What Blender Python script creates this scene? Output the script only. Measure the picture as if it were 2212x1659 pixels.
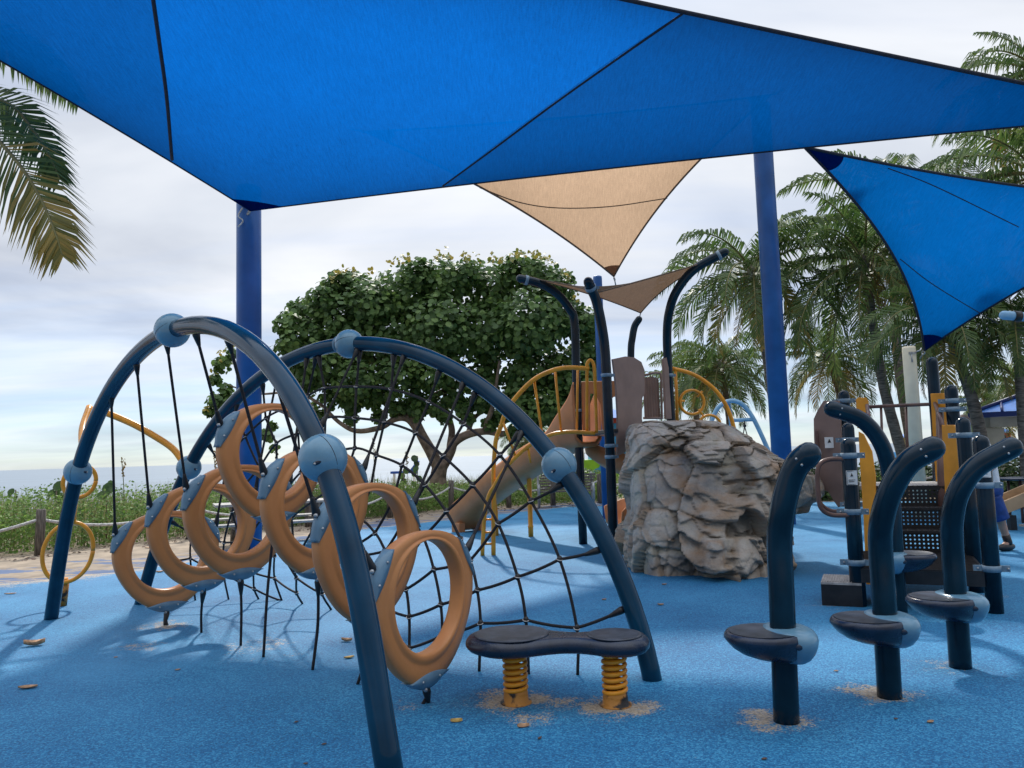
import bpy, math, random
import numpy as np
from mathutils import Vector, Matrix, noise as mnoise
R = math.radians
S = bpy.context.scene
COL = S.collection
for o in list(bpy.data.objects): bpy.data.objects.remove(o)
random.seed(7)

# ------------------------------------------------------------------ camera
PITCH, ROLL, FPX, EYE = R(5.14), R(-1.75), 1700.0, 1.45
CX, CY = 1106.0, 829.5                      # the photograph measured at 2212 x 1659
CM = Matrix.Rotation(math.pi / 2 + PITCH, 3, 'X') @ Matrix.Rotation(ROLL, 3, 'Z')
cam_d = bpy.data.cameras.new('camera'); cam = bpy.data.objects.new('camera', cam_d); COL.objects.link(cam)
cam.matrix_world = Matrix.Translation((0, 0, EYE)) @ CM.to_4x4()
cam_d.sensor_width = 36.0; cam_d.lens = FPX / 2212 * 36.0
cam_d.clip_start = 0.05; cam_d.clip_end = 60000
S.camera = cam
EYEV = Vector((0, 0, EYE))
def ray(x, y): return CM @ Vector(((x - CX) / FPX, -(y - CY) / FPX, -1.0))
def P(x, y, Y):
    d = ray(x, y); return EYEV + d * (Y / d.y)
def G(x, y, z=0.0):
    d = ray(x, y); return EYEV + d * ((z - EYE) / d.z)
def onplane(x, y, o, n):
    d = ray(x, y); return EYEV + d * ((o - EYEV).dot(n) / d.dot(n))

# ------------------------------------------------------------------ sky, sun, exposure
SUN_EL, SUN_AZ = R(44), R(-6)               # azimuth from +Y, negative to the west of the view
w = bpy.data.worlds.new('World'); S.world = w; w.use_nodes = True
nt = w.node_tree; nt.nodes.clear()
def N(t, k, **kw):
    n = t.nodes.new(k)
    for a, b in kw.items(): setattr(n, a, b)
    return n
out = N(nt, 'ShaderNodeOutputWorld'); bg = N(nt, 'ShaderNodeBackground')
sky = N(nt, 'ShaderNodeTexSky', sky_type='NISHITA', sun_disc=False)
sky.sun_elevation = SUN_EL; sky.sun_rotation = SUN_AZ; sky.air_density = 1.0; sky.dust_density = 0.2; sky.ozone_density = 2.5
skm = N(nt, 'ShaderNodeVectorMath', operation='SCALE'); skm.inputs['Scale'].default_value = 0.085
nt.links.new(sky.outputs[0], skm.inputs[0])
tc = N(nt, 'ShaderNodeTexCoord'); sep = N(nt, 'ShaderNodeSeparateXYZ'); nt.links.new(tc.outputs['Generated'], sep.inputs[0])
def M2(t, op, a, b=None, clamp=False):
    n = N(t, 'ShaderNodeMath', operation=op, use_clamp=clamp)
    for i, q in enumerate((a, b)):
        if q is None: continue
        if isinstance(q, (int, float)): n.inputs[i].default_value = q
        else: t.links.new(q, n.inputs[i])
    return n.outputs[0]
zz = M2(nt, 'ADD', M2(nt, 'MAXIMUM', sep.outputs['Z'], 0.0), 0.10)
cmb = N(nt, 'ShaderNodeCombineXYZ')
nt.links.new(M2(nt, 'DIVIDE', sep.outputs['X'], zz), cmb.inputs[0]); nt.links.new(M2(nt, 'MULTIPLY', M2(nt, 'DIVIDE', sep.outputs['Y'], zz), 1.5), cmb.inputs[1])
n1 = N(nt, 'ShaderNodeTexNoise'); n1.inputs['Scale'].default_value = 0.42; n1.inputs['Detail'].default_value = 6; n1.inputs['Roughness'].default_value = 0.5; n1.inputs['Distortion'].default_value = 0.4
nt.links.new(cmb.outputs[0], n1.inputs['Vector'])
cr1 = N(nt, 'ShaderNodeValToRGB')
cr1.color_ramp.elements[0].position = 0.36; cr1.color_ramp.elements[0].color = (0.41, 0.45, 0.54, 1)
cr1.color_ramp.elements[1].position = 0.60; cr1.color_ramp.elements[1].color = (0.80, 0.82, 0.86, 1)
e = cr1.color_ramp.elements.new(0.48); e.color = (0.61, 0.65, 0.72, 1)
nt.links.new(n1.outputs['Fac'], cr1.inputs[0])
n2 = N(nt, 'ShaderNodeTexNoise'); n2.inputs['Scale'].default_value = 0.9; n2.inputs['Detail'].default_value = 5
mp2 = N(nt, 'ShaderNodeMapping'); mp2.inputs['Scale'].default_value = (0.35, 1.2, 1); mp2.inputs['Location'].default_value = (3.1, 1.7, 0)
nt.links.new(cmb.outputs[0], mp2.inputs[0]); nt.links.new(mp2.outputs[0], n2.inputs['Vector'])
# cover: full overcast aloft, breaks of pale blue low over the sea
cov = N(nt, 'ShaderNodeMapRange'); cov.inputs['From Min'].default_value = 0.02; cov.inputs['From Max'].default_value = 0.26
cov.inputs['To Min'].default_value = 0.50; cov.inputs['To Max'].default_value = 1.0; nt.links.new(sep.outputs['Z'], cov.inputs['Value'])
brk = M2(nt, 'ADD', cov.outputs[0], M2(nt, 'MULTIPLY', M2(nt, 'SUBTRACT', n2.outputs['Fac'], 0.5), 1.2), True)
mixc = N(nt, 'ShaderNodeMix', data_type='RGBA'); nt.links.new(brk, mixc.inputs['Factor'])
skt = N(nt, 'ShaderNodeVectorMath', operation='MULTIPLY'); skt.inputs[1].default_value = (0.78, 0.95, 1.2); nt.links.new(skm.outputs[0], skt.inputs[0]); nt.links.new(skt.outputs[0], mixc.inputs[6]); nt.links.new(cr1.outputs[0], mixc.inputs[7])
bk = N(nt, 'ShaderNodeMapRange'); bk.inputs['From Min'].default_value = -0.75; bk.inputs['From Max'].default_value = 0.35; bk.inputs['To Min'].default_value = 0.46; bk.inputs['To Max'].default_value = 1.06
nt.links.new(M2(nt, 'ADD', sep.outputs['Y'], M2(nt, 'MULTIPLY', sep.outputs['Z'], 0.28)), bk.inputs['Value'])   # unseen sky behind the camera dimmed to shape reflections and fill
zen = N(nt, 'ShaderNodeMapRange', interpolation_type='SMOOTHSTEP'); zen.inputs['From Min'].default_value = 0.42; zen.inputs['From Max'].default_value = 0.9; zen.inputs['To Min'].default_value = 1.0; zen.inputs['To Max'].default_value = 2.3
nt.links.new(sep.outputs['Z'], zen.inputs['Value'])   # overcast is brightest overhead; boosted above the view to lift the foreground
skv = N(nt, 'ShaderNodeVectorMath', operation='SCALE'); nt.links.new(mixc.outputs[2], skv.inputs[0]); nt.links.new(M2(nt, 'MULTIPLY', bk.outputs[0], zen.outputs[0]), skv.inputs['Scale'])
nt.links.new(skv.outputs[0], bg.inputs['Color']); bg.inputs['Strength'].default_value = 1.0
nt.links.new(bg.outputs[0], out.inputs[0])
sd = bpy.data.lights.new('sun', 'SUN'); sd.energy = 3.3; sd.angle = R(2.6); sd.color = (1.0, 0.95, 0.87)
so = bpy.data.objects.new('sun', sd); COL.objects.link(so)
sdir = Vector((math.sin(SUN_AZ) * math.cos(SUN_EL), math.cos(SUN_AZ) * math.cos(SUN_EL), math.sin(SUN_EL)))
so.rotation_euler = sdir.to_track_quat('Z', 'Y').to_euler(); so.location = sdir * 40
S.view_settings.view_transform = 'Standard'; S.view_settings.look = 'None'; S.view_settings.exposure = 0.22; S.view_settings.gamma = 1.0
S.cycles.max_bounces = 8; S.cycles.transparent_max_bounces = 12
try: S.cycles.use_denoising = True
except Exception: pass

# ------------------------------------------------------------------ materials
MATS = {}
def mat(name, col, rough=0.5, var=0.12, scale=6.0, col2=None, metal=0.0, bump=0.0, bscale=40.0, coat=0.0, detail=4.0, lo=0.35, hi=0.65, scale_by=(1, 1, 1), spec=0.5, rvar=0.0):
    m = bpy.data.materials.new(name); m.use_nodes = True; t = m.node_tree
    b = t.nodes['Principled BSDF']; tcn = N(t, 'ShaderNodeTexCoord'); mp = N(t, 'ShaderNodeMapping'); mp.inputs['Scale'].default_value = scale_by
    t.links.new(tcn.outputs['Object'], mp.inputs[0])
    nz = N(t, 'ShaderNodeTexNoise'); nz.inputs['Scale'].default_value = scale; nz.inputs['Detail'].default_value = detail
    t.links.new(mp.outputs[0], nz.inputs['Vector'])
    c2 = col2 or tuple(max(0, c * (1 - 2 * var)) for c in col); c1 = col if col2 else tuple(c * (1 + var) for c in col)
    rp = N(t, 'ShaderNodeValToRGB'); rp.color_ramp.elements[0].position = lo; rp.color_ramp.elements[1].position = hi
    rp.color_ramp.elements[0].color = (*c2, 1); rp.color_ramp.elements[1].color = (*c1, 1)
    t.links.new(nz.outputs['Fac'], rp.inputs[0]); t.links.new(rp.outputs[0], b.inputs['Base Color'])
    b.inputs['Roughness'].default_value = rough; b.inputs['Metallic'].default_value = metal
    b.inputs['Coat Weight'].default_value = coat; b.inputs['Coat Roughness'].default_value = 0.08
    b.inputs['Specular IOR Level'].default_value = spec
    if rvar:
        mr = N(t, 'ShaderNodeMapRange'); mr.inputs['To Min'].default_value = rough - rvar; mr.inputs['To Max'].default_value = rough + rvar
        n3 = N(t, 'ShaderNodeTexNoise'); n3.inputs['Scale'].default_value = scale * 2.3; n3.inputs['Detail'].default_value = 5
        t.links.new(mp.outputs[0], n3.inputs['Vector']); t.links.new(n3.outputs['Fac'], mr.inputs['Value']); t.links.new(mr.outputs[0], b.inputs['Roughness'])
    if bump:
        nb = N(t, 'ShaderNodeTexNoise'); nb.inputs['Scale'].default_value = bscale; nb.inputs['Detail'].default_value = 5
        bp = N(t, 'ShaderNodeBump'); bp.inputs['Strength'].default_value = bump; bp.inputs['Distance'].default_value = 0.02
        t.links.new(mp.outputs[0], nb.inputs['Vector']); t.links.new(nb.outputs['Fac'], bp.inputs['Height']); t.links.new(bp.outputs[0], b.inputs['Normal'])
    MATS[name] = m; return m
NAVY = mat('navy_paint', (0.005, 0.042, 0.085), 0.13, 0.18, 3, spec=0.26, rvar=0.04)
NAVYB = mat('navy_black_paint', (0.004, 0.021, 0.038), 0.15, 0.2, 4, spec=0.26, rvar=0.04)
NAVYR = mat('navy_rubber_plastic', (0.010, 0.022, 0.050), 0.28, 0.2, 8, bump=0.05, bscale=60, rvar=0.1)
PAD = mat('worn_grey_pad', (0.045, 0.055, 0.075), 0.42, 0.2, 14, bump=0.05, bscale=80, rvar=0.1)
SKYB = mat('pale_blue_plastic', (0.125, 0.27, 0.385), 0.24, 0.08, 5, bump=0.05, bscale=50, rvar=0.08)
PLATEB = mat('blue_plate', (0.12, 0.23, 0.33), 0.36, 0.1, 9, bump=0.05, bscale=60)
ORANGE = mat('orange_brown_plastic', (0.55, 0.225, 0.072), 0.42, 0.05, 4, bump=0.06, bscale=35, rvar=0.1)
SLIDEM = mat('faded_terracotta_plastic', (0.54, 0.215, 0.08), 0.5, 0.08, 3, bump=0.04, bscale=20)
YEL = mat('yellow_paint', (0.84, 0.335, 0.018), 0.33, 0.1, 6, rvar=0.08)
YPAN = mat('yellow_panel', (0.80, 0.335, 0.025), 0.42, 0.08, 5)
BROWN = mat('brown_panel', (0.25, 0.165, 0.135), 0.5, 0.08, 4)
BROWNM = mat('brown_paint', (0.135, 0.07, 0.055), 0.4, 0.12, 6)
ROPE = mat('black_rope', (0.012, 0.010, 0.014), 0.7, 0.3, 60, bump=0.5, bscale=160)
WROPE = mat('white_rope', (0.58, 0.57, 0.55), 0.85, 0.2, 30, bump=0.6, bscale=50)
BLACK = mat('black_plastic', (0.012, 0.012, 0.014), 0.4, 0.2, 20)
STEEL = mat('galvanised_steel', (0.42, 0.44, 0.46), 0.4, 0.15, 20, metal=0.8)
CLAMP = mat('grey_blue_clamp', (0.16, 0.25, 0.33), 0.38, 0.12, 14)
TIE = mat('pale_wire_tie', (0.55, 0.52, 0.5), 0.45, 0.1, 20, metal=0.4)
DGRATE = mat('dark_coated_metal', (0.014, 0.012, 0.013), 0.42, 0.3, 12, rvar=0.1)
GREYT = mat('worn_tread', (0.40, 0.38, 0.36), 0.6, 0.2, 18)
BPOLE = mat('royal_blue_paint', (0.020, 0.115, 0.36), 0.38, 0.12, 2, bump=0.02, bscale=8, rvar=0.08)
CREAM = mat('cream_paint', (0.86, 0.78, 0.58), 0.5, 0.06, 3)
LBLUE = mat('light_blue_paint', (0.24, 0.47, 0.68), 0.38, 0.08, 4)
WOOD = mat('grey_weathered_wood', (0.17, 0.15, 0.13), 0.85, 0.3, 9, scale_by=(6, 6, 0.7), bump=0.4, bscale=30)
PLANK = mat('grey_plank', (0.42, 0.41, 0.39), 0.75, 0.16, 9, scale_by=(1, 7, 7), bump=0.15, bscale=30)
ALU = mat('grey_aluminium', (0.36, 0.37, 0.38), 0.45, 0.12, 9, metal=0.3)
SCORCH = mat('scorched_base', (0.50, 0.21, 0.03), 0.5, 0.1, 11, col2=(0.012, 0.010, 0.009), lo=0.46, hi=0.54, bump=0.3, bscale=60)
HEM = mat('dark_webbing', (0.012, 0.018, 0.035), 0.8, 0.2, 30)
BHEM = mat('brown_webbing', (0.13, 0.085, 0.055), 0.8, 0.2, 30)
BARK = mat('sea_grape_bark', (0.20, 0.15, 0.115), 0.9, 0.3, 5, bump=0.7, bscale=14)
PBARK = mat('palm_bark', (0.17, 0.145, 0.12), 0.9, 0.3, 6, scale_by=(1, 1, 5), bump=0.8, bscale=9)
SKIN = mat('skin', (0.48, 0.27, 0.19), 0.5, 0.08, 12)
HAIR = mat('brown_hair', (0.06, 0.035, 0.022), 0.6, 0.3, 40, scale_by=(1, 1, 0.3))
SHIRT = mat('white_cotton', (0.72, 0.73, 0.75), 0.85, 0.06, 12, bump=0.2, bscale=20)
SHORTS = mat('blue_cloth', (0.010, 0.05, 0.22), 0.75, 0.15, 12, bump=0.25, bscale=25)
WHITE = mat('white_paint', (0.74, 0.75, 0.75), 0.5, 0.05, 6)
RED = mat('red_paint', (0.55, 0.06, 0.03), 0.5, 0.08, 6)
LIME = mat('lime_paint', (0.27, 0.55, 0.03), 0.5, 0.06, 4)
YHUT = mat('hut_yellow', (0.72, 0.45, 0.03), 0.5, 0.06, 4)
BHUT = mat('hut_blue', (0.03, 0.30, 0.62), 0.5, 0.06, 4)
ROOFB = mat('blue_metal_roof', (0.05, 0.19, 0.58), 0.35, 0.06, 3)
ROOFD = mat('dark_blue_seam', (0.01, 0.03, 0.16), 0.4, 0.1, 3)
CONC = mat('cream_render', (0.50, 0.48, 0.42), 0.8, 0.08, 3)
DARKG = mat('dark_glass', (0.02, 0.025, 0.03), 0.1, 0.1, 3)
TAN = mat('tan_plastic', (0.42, 0.27, 0.15), 0.45, 0.08, 5)
LEAFT = mat('tan_dry_leaf', (0.46, 0.27, 0.15), 0.8, 0.25, 25)
LEAFY = mat('yellow_dry_leaf', (0.50, 0.33, 0.09), 0.75, 0.25, 25)
LEAFD = mat('dark_dry_leaf', (0.14, 0.085, 0.06), 0.85, 0.3, 25)
TOWEL = mat('blue_lounger_cloth', (0.02, 0.08, 0.36), 0.8, 0.1, 10)

def leafmat(name, a, b, c, trans=0.35, scale=1.6, rough=0.45):
    m = bpy.data.materials.new(name); m.use_nodes = True; t = m.node_tree; bs = t.nodes['Principled BSDF']; o = t.nodes['Material Output']
    geo = N(t, 'ShaderNodeNewGeometry'); tcn = N(t, 'ShaderNodeTexCoord')
    nz = N(t, 'ShaderNodeTexNoise'); nz.inputs['Scale'].default_value = scale; nz.inputs['Detail'].default_value = 2; t.links.new(tcn.outputs['Object'], nz.inputs['Vector'])
    f = M2(t, 'ADD', M2(t, 'MULTIPLY', geo.outputs['Random Per Island'], 0.55), M2(t, 'MULTIPLY', nz.outputs['Fac'], 0.55))
    rp = N(t, 'ShaderNodeValToRGB'); rp.color_ramp.elements[0].position = 0.2; rp.color_ramp.elements[1].position = 0.86
    rp.color_ramp.elements[0].color = (*a, 1); rp.color_ramp.elements[1].color = (*c, 1); e = rp.color_ramp.elements.new(0.55); e.color = (*b, 1)
    t.links.new(f, rp.inputs[0]); t.links.new(rp.outputs[0], bs.inputs['Base Color']); bs.inputs['Roughness'].default_value = rough
    tr = N(t, 'ShaderNodeBsdfTranslucent'); t.links.new(rp.outputs[0], tr.inputs['Color']); mx = N(t, 'ShaderNodeMixShader'); mx.inputs[0].default_value = trans
    t.links.new(bs.outputs[0], mx.inputs[1]); t.links.new(tr.outputs[0], mx.inputs[2]); t.links.new(mx.outputs[0], o.inputs[0]); return m
GRAPE = leafmat('sea_grape_leaf', (0.038, 0.090, 0.024), (0.085, 0.170, 0.042), (0.17, 0.28, 0.07), 0.32, 1.1, 0.55)
GRAPEY = leafmat('sea_grape_young_leaf', (0.14, 0.19, 0.03), (0.33, 0.29, 0.04), (0.46, 0.34, 0.05), 0.3)
PALM = leafmat('palm_leaflet', (0.034, 0.075, 0.018), (0.076, 0.140, 0.032), (0.16, 0.225, 0.058), 0.38, 0.7)
PALMD = leafmat('palm_dead_leaflet', (0.10, 0.07, 0.035), (0.20, 0.13, 0.05), (0.34, 0.20, 0.06), 0.25, 0.9, 0.8)
PALMY = leafmat('palm_yellowing_leaflet', (0.11, 0.13, 0.035), (0.26, 0.22, 0.05), (0.44, 0.29, 0.07), 0.4, 0.9)
SHRUB = leafmat('dune_shrub_leaf', (0.055, 0.12, 0.022), (0.14, 0.26, 0.045), (0.26, 0.39, 0.09), 0.42, 0.8, 0.65)
GRASS = leafmat('dune_grass_blade', (0.09, 0.12, 0.045), (0.19, 0.21, 0.08), (0.36, 0.34, 0.17), 0.35, 0.5)
BUSH = leafmat('green_bush_leaf', (0.02, 0.05, 0.014), (0.05, 0.11, 0.025), (0.11, 0.19, 0.04), 0.3, 1.2)

def sailmat(name, tcol, dcol, thru, fan=None):
    m = bpy.data.materials.new(name); m.use_nodes = True; t = m.node_tree; t.nodes.clear(); o = N(t, 'ShaderNodeOutputMaterial')
    tcn = N(t, 'ShaderNodeTexCoord'); nz = N(t, 'ShaderNodeTexNoise'); nz.inputs['Scale'].default_value = 60; nz.inputs['Detail'].default_value = 3
    mp = N(t, 'ShaderNodeMapping'); mp.inputs['Scale'].default_value = (1.0, 0.12, 0.12); mp.inputs['Rotation'].default_value = (0, 0, R(fan or 0))
    t.links.new(tcn.outputs['Object'], mp.inputs[0]); t.links.new(mp.outputs[0], nz.inputs['Vector'])
    n0 = N(t, 'ShaderNodeTexNoise'); n0.inputs['Scale'].default_value = 1.1; n0.inputs['Detail'].default_value = 3; t.links.new(tcn.outputs['Object'], n0.inputs['Vector'])
    nf = N(t, 'ShaderNodeTexNoise'); nf.inputs['Scale'].default_value = 60; nf.inputs['Detail'].default_value = 2; t.links.new(tcn.outputs['Object'], nf.inputs['Vector'])
    f = M2(t, 'ADD', M2(t, 'ADD', M2(t, 'MULTIPLY', nz.outputs['Fac'], 0.40), M2(t, 'MULTIPLY', n0.outputs['Fac'], 0.14)), M2(t, 'MULTIPLY', nf.outputs['Fac'], 0.30))
    rp = N(t, 'ShaderNodeMapRange'); rp.inputs['From Min'].default_value = 0.2; rp.inputs['From Max'].default_value = 0.64; rp.inputs['To Min'].default_value = 0.62; rp.inputs['To Max'].default_value = 1.2
    t.links.new(f, rp.inputs['Value'])
    at = N(t, 'ShaderNodeAttribute'); at.attribute_name = 'scale_by'  # painted glow of the sail, multiplied into the cloth colour
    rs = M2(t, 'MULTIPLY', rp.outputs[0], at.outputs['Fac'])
    for an, dk in (('panel_a', 0.25), ('panel_b', 0.36)):   # cloth beyond either seam gets a darker tone
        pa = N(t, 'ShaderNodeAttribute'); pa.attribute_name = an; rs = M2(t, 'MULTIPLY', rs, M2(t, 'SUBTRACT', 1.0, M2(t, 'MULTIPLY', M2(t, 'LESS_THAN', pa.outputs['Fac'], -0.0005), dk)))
    def sc(c):
        n = N(t, 'ShaderNodeVectorMath', operation='SCALE'); n.inputs[0].default_value = c; t.links.new(rs, n.inputs['Scale']); return n.outputs[0]
    tr = N(t, 'ShaderNodeBsdfTranslucent'); df = N(t, 'ShaderNodeBsdfDiffuse'); tp = N(t, 'ShaderNodeBsdfTransparent')
    t.links.new(sc(tcol), tr.inputs[0]); t.links.new(sc(dcol), df.inputs[0])
    m1 = N(t, 'ShaderNodeMixShader'); m1.inputs[0].default_value = 0.35; t.links.new(tr.outputs[0], m1.inputs[1]); t.links.new(df.outputs[0], m1.inputs[2])
    m2 = N(t, 'ShaderNodeMixShader'); m2.inputs[0].default_value = thru; t.links.new(m1.outputs[0], m2.inputs[1]); t.links.new(tp.outputs[0], m2.inputs[2]); t.links.new(m2.outputs[0], o.inputs[0]); return m
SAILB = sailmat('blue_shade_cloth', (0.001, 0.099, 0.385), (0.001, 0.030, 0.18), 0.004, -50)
SAILL = sailmat('bright_blue_shade_cloth', (0.001, 0.108, 0.38), (0.001, 0.042, 0.21), 0.008, 20)
SAILT = sailmat('tan_shade_cloth', (0.50, 0.34, 0.22), (0.36, 0.24, 0.15), 0.01, 40)
SAILBR = sailmat('brown_shade_cloth', (0.24, 0.15, 0.09), (0.20, 0.13, 0.085), 0.02, 10)

# ------------------------------------------------------------------ mesh helpers
def V(*a): return Vector(a)
def frame(o, ez, hint=None):
    ez = Vector(ez).normalized(); h = Vector(hint) if hint else (Vector((0, 0, 1)) if abs(ez.z) < 0.95 else Vector((0, 1, 0)))
    ex = h.cross(ez)
    if ex.length < 1e-6: ex = Vector((1, 0, 0)).cross(ez)
    ex.normalize(); ey = ez.cross(ex)
    return Vector(o), ex, ey, ez
def cr(pts, per=8):
    p = [Vector(q) for q in pts]; p = [2 * p[0] - p[1]] + p + [2 * p[-1] - p[-2]]; o = []
    for i in range(1, len(p) - 2):
        a, b, c, d = p[i - 1:i + 3]
        for k in range(per):
            t = k / per
            o.append(0.5 * ((2 * b) + (c - a) * t + (2 * a - 5 * b + 4 * c - d) * t * t + (3 * b - a - 3 * c + d) * t ** 3))
    o.append(p[-2].copy()); return o
class MB:
    def __init__(s): s.v = []; s.f = []; s.sm = []; s.mi = []; s.cur = 0
    def add(s, vs, fs, smooth=True):
        b = len(s.v); s.v += [tuple(q) for q in vs]
        for q in fs: s.f.append(tuple(i + b for i in q)); s.sm.append(smooth); s.mi.append(s.cur)
    def tube(s, pts, r, n=12, dome0=False, dome1=False, cap=True):
        pts = [Vector(q) for q in pts]; m = len(pts); rs = list(r) if hasattr(r, '__len__') else [r] * m
        tg = [(pts[min(i + 1, m - 1)] - pts[max(i - 1, 0)]).normalized() for i in range(m)]
        if dome1:
            e, t0, rr = pts[-1], tg[-1], rs[-1]
            for a in (30, 55, 75, 86): pts.append(e + t0 * rr * math.sin(R(a))); rs.append(rr * math.cos(R(a))); tg.append(t0)
        if dome0:
            e, t0, rr = pts[0], tg[0], rs[0]; A = []
            for a in (86, 75, 55, 30): A.append((e - t0 * rr * math.sin(R(a)), rr * math.cos(R(a))))
            pts = [q[0] for q in A] + pts; rs = [q[1] for q in A] + rs; tg = [t0] * 4 + tg
        m = len(pts); _, ex, ey, _ = frame((0, 0, 0), tg[0]); vs = []; fs = []
        for i in range(m):
            if i:
                q = tg[i - 1].rotation_difference(tg[i]); ex = q @ ex
            ex = (ex - tg[i] * ex.dot(tg[i])).normalized(); ey = tg[i].cross(ex)
            for k in range(n):
                a = 2 * math.pi * k / n; vs.append(pts[i] + (ex * math.cos(a) + ey * math.sin(a)) * rs[i])
        for i in range(m - 1):
            for k in range(n):
                k2 = (k + 1) % n; fs.append((i * n + k, i * n + k2, (i + 1) * n + k2, (i + 1) * n + k))
        s.add(vs, fs, True)
        if cap:
            b = len(s.v) - len(vs)
            s.f += [tuple(b + k for k in reversed(range(n))), tuple(b + (m - 1) * n + k for k in range(n))]; s.sm += [False, False]; s.mi += [s.cur] * 2
        return s
    def box(s, c, size, rz=0, rot=None):
        c = Vector(c); m = rot if rot else Matrix.Rotation(rz, 3, 'Z'); h = [q / 2 for q in size]
        vs = [c + m @ Vector((x * h[0], y * h[1], z * h[2])) for x in (-1, 1) for y in (-1, 1) for z in (-1, 1)]
        s.add(vs, [(0, 1, 3, 2), (4, 6, 7, 5), (0, 4, 5, 1), (2, 3, 7, 6), (0, 2, 6, 4), (1, 5, 7, 3)], False); return s
    def prism(s, poly, o, ex, ey, th, c=0.0):
        o, ex, ey = Vector(o), Vector(ex).normalized(), Vector(ey).normalized(); ez = ex.cross(ey).normalized(); n = len(poly)
        vs = [o + ex * a + ey * b + ez * (c - th / 2) for a, b in poly] + [o + ex * a + ey * b + ez * (c + th / 2) for a, b in poly]
        s.add(vs, [tuple(reversed(range(n))), tuple(range(n, 2 * n))] + [(i, (i + 1) % n, n + (i + 1) % n, n + i) for i in range(n)], False); return s
    def lathe(s, prof, o, ez=(0, 0, 1), n=20, hint=None, cap=True):
        o, ex, ey, ez = frame(o, ez, hint); m = len(prof)
        vs = [o + ez * h + (ex * math.cos(2 * math.pi * k / n) + ey * math.sin(2 * math.pi * k / n)) * r for r, h in prof for k in range(n)]
        fs = [(i * n + k, i * n + (k + 1) % n, (i + 1) * n + (k + 1) % n, (i + 1) * n + k) for i in range(m - 1) for k in range(n)]
        s.add(vs, fs, True)
        if cap:
            b = len(s.v) - len(vs); s.f += [tuple(b + k for k in reversed(range(n))), tuple(b + (m - 1) * n + k for k in range(n))]; s.sm += [False] * 2; s.mi += [s.cur] * 2
        return s
    def ball(s, c, r, n=20, ez=(0, 0, 1), sq=(1, 1, 1)):
        o, ex, ey, ez = frame(c, ez); m = n // 2; vs = []
        for i in range(m + 1):
            a = math.pi * (0.02 + 0.96 * i / m)
            for k in range(n):
                b = 2 * math.pi * k / n; vs.append(o + (ex * math.cos(b) * math.sin(a) * sq[0] + ey * math.sin(b) * math.sin(a) * sq[1] - ez * math.cos(a) * sq[2]) * r)
        fs = [(i * n + k, i * n + (k + 1) % n, (i + 1) * n + (k + 1) % n, (i + 1) * n + k) for i in range(m) for k in range(n)]
        s.add(vs, fs + [tuple(reversed(range(n))), tuple(m * n + k for k in range(n))], True); return s
    def loft(s, secs, closed=True, cap=True):
        n = len(secs[0]); m = len(secs); vs = [q for c in secs for q in c]; fs = []
        for i in range(m - 1):
            for k in range(n if closed else n - 1):
                k2 = (k + 1) % n; fs.append((i * n + k, i * n + k2, (i + 1) * n + k2, (i + 1) * n + k))
        if cap and closed: fs += [tuple(reversed(range(n))), tuple((m - 1) * n + k for k in range(n))]
        s.add(vs, fs, True); return s
    def torus(s, o, ez, r, t, n=28, k=8, sx=1.0, sy=1.0, hint=None):
        o, ex, ey, ez = frame(o, ez, hint); vs = []
        for i in range(n):
            a = 2 * math.pi * i / n; d = ex * math.cos(a) * sx + ey * math.sin(a) * sy; dn = (ex * math.cos(a) * sy + ey * math.sin(a) * sx).normalized()
            for j in range(k):
                b = 2 * math.pi * j / k; vs.append(o + d * r + (dn * math.cos(b) + ez * math.sin(b)) * t)
        s.add(vs, [(i * k + j, i * k + (j + 1) % k, ((i + 1) % n) * k + (j + 1) % k, ((i + 1) % n) * k + j) for i in range(n) for j in range(k)], True); return s
    def build(s, name, mats, parent=None, bevel=0.0, base=None):
        me = bpy.data.meshes.new(name); o0 = Vector((0, 0, 0))
        if parent is not None:
            q = parent
            while q is not None: o0 = o0 + q.location; q = q.parent
        elif base is not None: o0 = Vector(base)
        me.from_pydata([(q[0] - o0.x, q[1] - o0.y, q[2] - o0.z) for q in s.v], [], s.f)
        me.polygons.foreach_set('use_smooth', s.sm)
        for q in (mats if isinstance(mats, (list, tuple)) else [mats]): me.materials.append(q)
        me.polygons.foreach_set('material_index', s.mi); me.update()
        o = bpy.data.objects.new(name, me); COL.objects.link(o)
        if parent is not None: o.parent = parent
        elif base is not None: o.location = o0
        if bevel:
            b = o.modifiers.new('edge', 'BEVEL'); b.width = bevel; b.segments = 2; b.limit_method = 'ANGLE'; b.angle_limit = R(40)
        return o
def tag(o, label=None, cat=None, group=None, kind=None):
    for k, q in (('label', label), ('category', cat), ('group', group), ('kind', kind)):
        if q: o[k] = q
    return o
def thing(name, label, cat, loc, group=None):
    o = bpy.data.objects.new(name, None); COL.objects.link(o); o.location = Vector(loc); o.empty_display_size = 0.2
    return tag(o, label, cat, group)
def copy_tree(o, parent=None):
    c = o.copy(); COL.objects.link(c)
    if parent is not None: c.parent = parent
    for ch in list(o.children): copy_tree(ch, c)
    return c
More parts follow.
